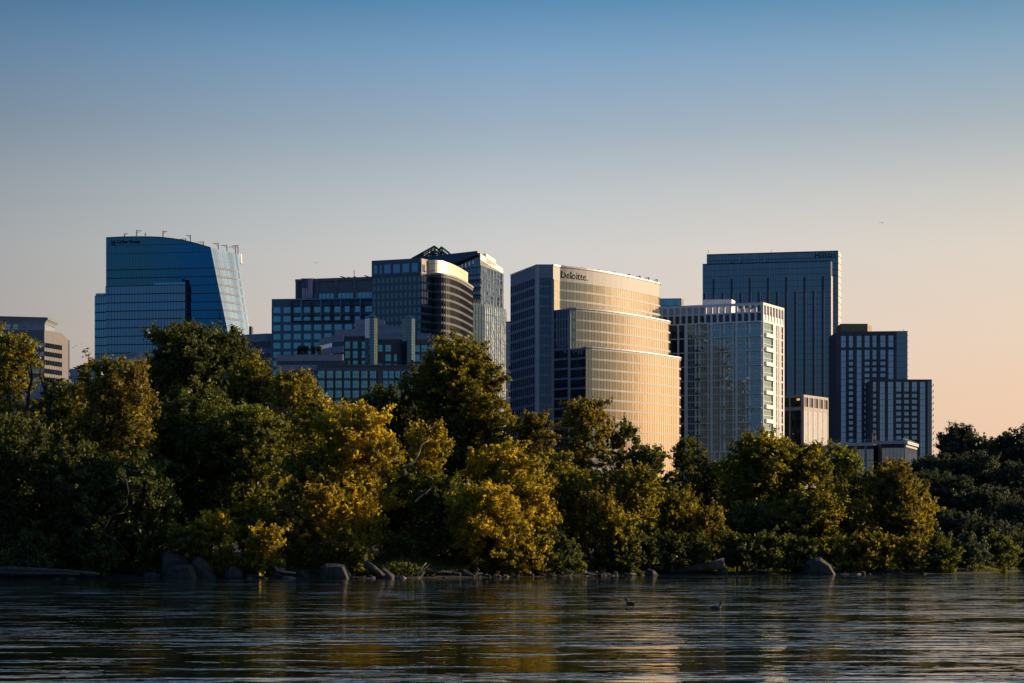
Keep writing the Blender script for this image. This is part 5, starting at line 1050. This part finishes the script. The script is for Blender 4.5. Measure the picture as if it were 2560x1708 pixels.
# ---------------------------------------------------------------- boulders, stones, driftwood
def rockmesh(seed, sx, sy, sz, npts=26, k=.28):
    r = random.Random(seed); bm = bmesh.new()
    for i in range(npts):
        v = Vector((r.gauss(0, 1), r.gauss(0, 1), r.gauss(0, 1))).normalized(); v = Vector([math.copysign(abs(q)**.6, q) for q in v])*r.uniform(.78, 1); v.z = max(v.z, -.55)*(1-.35*(v.x > 0)*v.x); bm.verts.new((v.x*sx, v.y*sy, v.z*sz))
    bmesh.ops.convex_hull(bm, input=bm.verts[:]); bmesh.ops.delete(bm, geom=[v for v in bm.verts if not v.link_faces], context='VERTS')
    bmesh.ops.bevel(bm, geom=bm.edges[:], offset=min(sx, sz)*.05, segments=1, affect='EDGES'); me = bpy.data.meshes.new('rock'); bm.to_mesh(me); bm.free(); return me
def rockmat(name, col):
    m, n, l = nm(name); o = N(n, 'ShaderNodeOutputMaterial'); p = N(n, 'ShaderNodeBsdfPrincipled'); p.inputs['Roughness'].default_value = .8
    tx = N(n, 'ShaderNodeTexCoord'); a = N(n, 'ShaderNodeTexNoise'); a.inputs['Scale'].default_value = 1.6; a.inputs['Detail'].default_value = 9; a.inputs['Roughness'].default_value = .65; vo = N(n, 'ShaderNodeTexVoronoi'); vo.feature = 'DISTANCE_TO_EDGE'; vo.inputs['Scale'].default_value = .9
    l.new(tx.outputs['Object'], a.inputs[0]); l.new(tx.outputs['Object'], vo.inputs[0]); cr = ramp(n, [(.3, tuple(x*.45 for x in col)), (.5, col), (.7, tuple(x*1.6 for x in col))], 'LINEAR'); l.new(a.outputs[0], cr.inputs[0])
    ck = N(n, 'ShaderNodeMapRange'); ck.inputs[2].default_value = .05; ck.inputs[3].default_value = .35; ck.inputs[4].default_value = 1; l.new(vo.outputs[0], ck.inputs[0]); v = N(n, 'ShaderNodeVectorMath', operation='SCALE'); l.new(cr.outputs[0], v.inputs[0]); l.new(ck.outputs[0], v.inputs['Scale']); l.new(v.outputs[0], p.inputs['Base Color'])
    b = N(n, 'ShaderNodeBump'); b.inputs[0].default_value = .8; b.inputs[1].default_value = .25; l.new(a.outputs[0], b.inputs['Height']); l.new(b.outputs[0], p.inputs['Normal']); l.new(p.outputs[0], o.inputs[0])
rockmat('rock_grey', (.036, .032, .028)); rockmat('rock_tan', (.15, .12, .09))
def bankD(px, D, off=.3):
    if px > 1180:
        for _ in range(12): D = .5*D+.5*(shore(PX(px, D))+off)
    return D
def rock2(outline, D, depth, label, mat='rock_grey'):
    D = bankD(outline[0][0], D, -.6)
    r = random.Random(int(outline[0][0])); x0, y0 = GP(sum(p[0] for p in outline)/len(outline), D); bm = bmesh.new()
    for px, py in outline:
        X, Z = PX(px, D)-x0, PZ(min(py, 1446), D)-(.5 if py > 1433 else 0)
        for t, k in ((0, .80), (.35, 1), (.75, .95), (1, .62)): bm.verts.new((X*k+r.uniform(-.08, .08), (t-.3)*depth+r.uniform(-.15, .15), Z*(k if Z > 0 else 1)+r.uniform(-.05, .05)))
    bmesh.ops.convex_hull(bm, input=bm.verts[:]); bmesh.ops.delete(bm, geom=[v for v in bm.verts if not v.link_faces], context='VERTS'); bmesh.ops.bevel(bm, geom=bm.edges[:], offset=.035, segments=1, affect='EDGES')
    me = bpy.data.meshes.new('boulder'); bm.to_mesh(me); bm.free(); me.materials.append(MAT[mat]); o = bpy.data.objects.new('boulder', me); COL.objects.link(o); o.location = (x0, y0, 0); return tag(o, label, 'rock')
def rock(px0, px1, ytop, D, label, seed, mat='rock_grey', name='boulder', rot=None, tilt=0, group=None, zb=-.25):
    D = bankD(px0, D); w_ = (px1-px0)*D/F/2; zt = PZ(ytop, D); x, y = GP((px0+px1)/2, D); hz = (zt-zb)/1.45; me = rockmesh(seed, w_*1.05, w_*.8, hz); me.materials.append(MAT[mat])
    o = bpy.data.objects.new(name, me); COL.objects.link(o); o.location = (x, y, zb+hz*.5); o.rotation_euler = (0, R(tilt), R(rot or 0)); tag(o, label, 'rock', group); return o
rock2([(402, 1448), (403, 1412), (403, 1392), (412, 1379), (428, 1380), (452, 1389), (478, 1407), (487, 1424), (486, 1448)], 196.5, 3.2, 'great grey boulder with a sloping top, largest on the bank'); rock2([(480, 1450), (481, 1402), (492, 1392), (506, 1397), (526, 1415), (541, 1436), (542, 1450)], 195.8, 2.4, 'pointed grey boulder leaning right of the great boulder')
rock2([(408, 1448), (413, 1424), (440, 1414), (480, 1411), (499, 1448)], 194.4, 1.6, 'low slab of rock at the foot of the great boulder'); rock2([(797, 1454), (800, 1417), (812, 1410), (845, 1409), (862, 1412), (880, 1436), (885, 1454)], 196, 2.6, 'square flat-topped boulder at the waterline'); rock(1112, 1160, 1426, 203, 'left one of the twin boulders below the olive bush', 31); rock(1146, 1192, 1424, 203.5, 'right one of the twin boulders below the olive bush', 37, tilt=18)
rock2([(2003, 1438), (2015, 1405), (2035, 1394), (2050, 1393), (2075, 1410), (2099, 1438)], 229, 3.0, 'dark triangular boulder near the island tip'); rock(358, 408, 1428, 196, 'flat grey rock left of the great boulder', 51); rock(560, 612, 1416, 195.5, 'wedge-shaped rock under the gold-tipped bush', 55, tilt=20)
rock(612, 640, 1432, 195.5, 'split small boulder right of the wedge-shaped rock', 61); rock(632, 662, 1425, 196.5, 'steep little boulder beneath the brightest yellow bush', 63, tilt=22); rock(742, 778, 1426, 197, 'rounded rock left of the square boulder', 67)
rock(702, 744, 1440, 196, 'low pale rock below the driftwood by the square boulder', 70, 'rock_tan'); rock(935, 988, 1418, 197.5, 'slanting dark boulder right of the square boulder', 73, tilt=25); rock(890, 945, 1444, 195.6, 'low water-washed rock right of the square boulder', 79)
rock(984, 1018, 1438, 198, 'sunlit tan rock at the foot of the slanting boulder', 83, 'rock_tan'); rock(1012, 1052, 1438, 199.5, 'cracked rock right of the sunlit tan rock', 85, 'rock_tan'); rock(1528, 1546, 1427, 218, 'pale round stone alone on the dark bank', 88, 'rock_tan')
rock(1790, 1822, 1412, 230, 'block-shaped rock under the root end of the stranded trunk', 91); rock(1606, 1645, 1422, 222, 'flat grey rock near the tip of the stranded trunk', 93); rock(134, 156, 1442, 193.5, 'small rock in the water before the long log', 95); rock(160, 192, 1440, 193.6, 'larger rock in the water before the long log', 97); rock(1830, 1850, 1428, 231, 'rounded rock right of the root end', 98)
protos = [rockmesh(200+i, 1, .8, .62) for i in range(8)]
for i, me in enumerate(protos): me.materials.append(MAT['rock_tan' if i % 3 == 0 else 'rock_grey'])
rr_ = random.Random(4)
for i in range(200):
    px = rr_.choice((rr_.uniform(540, 1100), rr_.uniform(1180, 1640), rr_.uniform(1180, 1640), rr_.uniform(2100, 2340), rr_.uniform(300, 2340))); D = 205; D = shore(PX(px, D)); D = shore(PX(px, D))+rr_.uniform(-1.3, 4.2); s = rr_.uniform(.1, .45)*(1 if rr_.random() < .85 else 1.7)
    x, y = GP(px, D); o = bpy.data.objects.new('stone', protos[i % 8]); COL.objects.link(o); o.location = (x, y, max(gz(x, y), -.1)+s*.1); o.scale = (s*1.3, s, s*.8); o.rotation_euler = (rr_.uniform(-.3, .3), rr_.uniform(-.3, .3), rr_.uniform(0, 6.28)); tag(o, 'small angular stone strewn along the waterline of the wooded bank', 'stone', 'stones strewn along the waterline')
def log(pts, D, rad, label, mat='driftwood', twigs=0, seed=1, dz=0):
    D = bankD(pts[0][0], D, -.4); x0, y0 = GP(pts[0][0], D); root = empty('driftwood_log', (x0, y0, 0), label, 'log'); k = len(pts); r = random.Random(seed); mb = MB(); w3 = [(PX(a, D)-x0, dz*i, PZ(b, D)) for i, (a, b) in enumerate(pts)]
    mb.tube(w3, [rad*(1-.55*i/(k-1))*(1+.1*math.sin(i*3)) for i in range(k)], 9); mb.build('trunk', mat, root, smooth=True)
    for j in range(twigs):
        t = r.uniform(.15, .95)*(k-1); i = min(k-2, int(t)); p = lerp(w3[i], w3[i+1], t-i); q = MB(); L = r.uniform(.3, 1.1); q.tube([p, (p[0]+r.uniform(-.6, .6), p[1]-.1, p[2]+L*.6), (p[0]+r.uniform(-1, 1), p[1], p[2]+L)], [.08, .05, .02], 5); q.build('branch_stub', mat, root)
solid('driftwood', (.075, .062, .05), rough=.85, var=.35, scale=2, bump=.6); solid('driftwood_pale', (.36, .29, .22), rough=.8, var=.25, scale=2)
log([(-20, 1425), (40, 1424), (110, 1426), (170, 1429), (250, 1435)], 194, .34, 'long grey driftwood log lying at the waterline in the dark corner', twigs=5); log([(-10, 1432), (60, 1434), (140, 1434), (200, 1436)], 193.4, .2, 'second thinner log in front of the long grey log', twigs=2, seed=3)
log([(1812, 1408), (1770, 1416), (1720, 1422), (1680, 1426), (1640, 1428)], 226, .62, 'long stranded trunk with its root end raised near the drooping tree', twigs=3, seed=5, dz=.2); log([(690, 1424), (712, 1430), (740, 1433)], 196.3, .16, 'sunlit forked driftwood branch before the golden tree', 'driftwood_pale', 3, 7)
log([(912, 1408), (935, 1422), (960, 1440)], 196.8, .42, 'steep fallen stem lying against the slanting boulder', twigs=1, seed=9); log([(990, 1428), (1050, 1428), (1130, 1431)], 202, .16, 'thin fallen trunk lying between slanting boulder and twin boulders', twigs=4, seed=11)
log([(1048, 1446), (1058, 1434), (1052, 1420), (1066, 1408)], 199.5, .13, 'upright twisted sunlit driftwood before the fallen trunk', 'driftwood_pale', 2, 13); log([(1180, 1440), (1196, 1425), (1190, 1412)], 204, .22, 'curved stump right of the twin boulders', 'driftwood', 1, 15)
log([(1865, 1418), (1900, 1426), (1940, 1432)], 232, .12, 'slim grey log before the dark bank left of the triangular boulder', twigs=0, seed=17)
# ---------------------------------------------------------------- ducks on the river, birds in the air
def duck(px, py, label, face):
    D = H*F/(py-HY); x, y = GP(px, D); root = empty('duck', (x, y, 0), label, 'duck', 'ducks swimming on the river'); sp = lambda c, s: [(c, s)]
    bm = bmesh.new()
    def ell(cx, cz, rx, ry, rz, tilt=0): bmesh.ops.create_uvsphere(bm, u_segments=12, v_segments=8, radius=1, matrix=Matrix.Translation((cx*face, 0, cz)) @ Matrix.Rotation(tilt*face, 4, 'Y') @ Matrix.Diagonal((rx, ry, rz, 1)))
    ell(0, .05, .27, .13, .11, -.1); ell(.20, .17, .055, .05, .13, .25); ell(.25, .30, .075, .055, .06); ell(.34, .285, .055, .028, .016); ell(-.27, .11, .10, .05, .03, .5); ell(-.03, .10, .2, .14, .07)
    me = bpy.data.meshes.new('body'); bm.to_mesh(me); bm.free(); me.materials.append(MAT['duck_brown']); me.polygons.foreach_set('use_smooth', [True]*len(me.polygons)); o = bpy.data.objects.new('body', me); COL.objects.link(o); o.parent = root
solid('duck_brown', (.05, .04, .03), rough=.8)
duck(1578, 1512, 'dark duck swimming in the golden reflection of the curved tower', -1); duck(1790, 1522.5, 'dark duck swimming alone on the darker water', 1)
def bird(px, py, D, label, span):
    x, y = GP(px, D); z = PZ(py, D); mb = MB(); s = span/2
    mb.tube([(-.28*s, 0, 0), (-.1*s, 0, .02), (.15*s, 0, .03), (.34*s, 0, .02)], [.02, .10*s, .11*s, .03], 6)
    for k in (-1, 1): mb.box8([(-.1*s, 0, .03), (.15*s, 0, .03), (.05*s, k*.5*s, .22*s), (-.15*s, k*.5*s, .22*s), (-.1*s, 0, .07), (.15*s, 0, .07), (.05*s, k*.5*s, .25*s), (-.15*s, k*.5*s, .25*s)]); mb.box8([(-.15*s, k*.5*s, .22*s), (.05*s, k*.5*s, .22*s), (-.12*s, k*s, .1*s), (-.18*s, k*s, .1*s), (-.15*s, k*.5*s, .25*s), (.05*s, k*.5*s, .25*s), (-.12*s, k*s, .12*s), (-.18*s, k*s, .12*s)])
    o = mb.build('flying_bird', 'bark_black', None, (0, 0, 0)); o.location = (x, y, z); o.rotation_euler = (0, 0, R(60)); tag(o, label, 'bird', 'birds in the evening sky')
bird(2205, 558, 420, 'tiny dark bird high in the sky right of the slate glass tower', 1.3); bird(790, 658, 420, 'tiny bird in the sky above the flag block', 1.1); bird(190, 864, 420, 'upper bird of the pair between the banded office and blue tower', .9); bird(183, 870, 420, 'lower bird of the pair between the banded office and blue tower', .9)
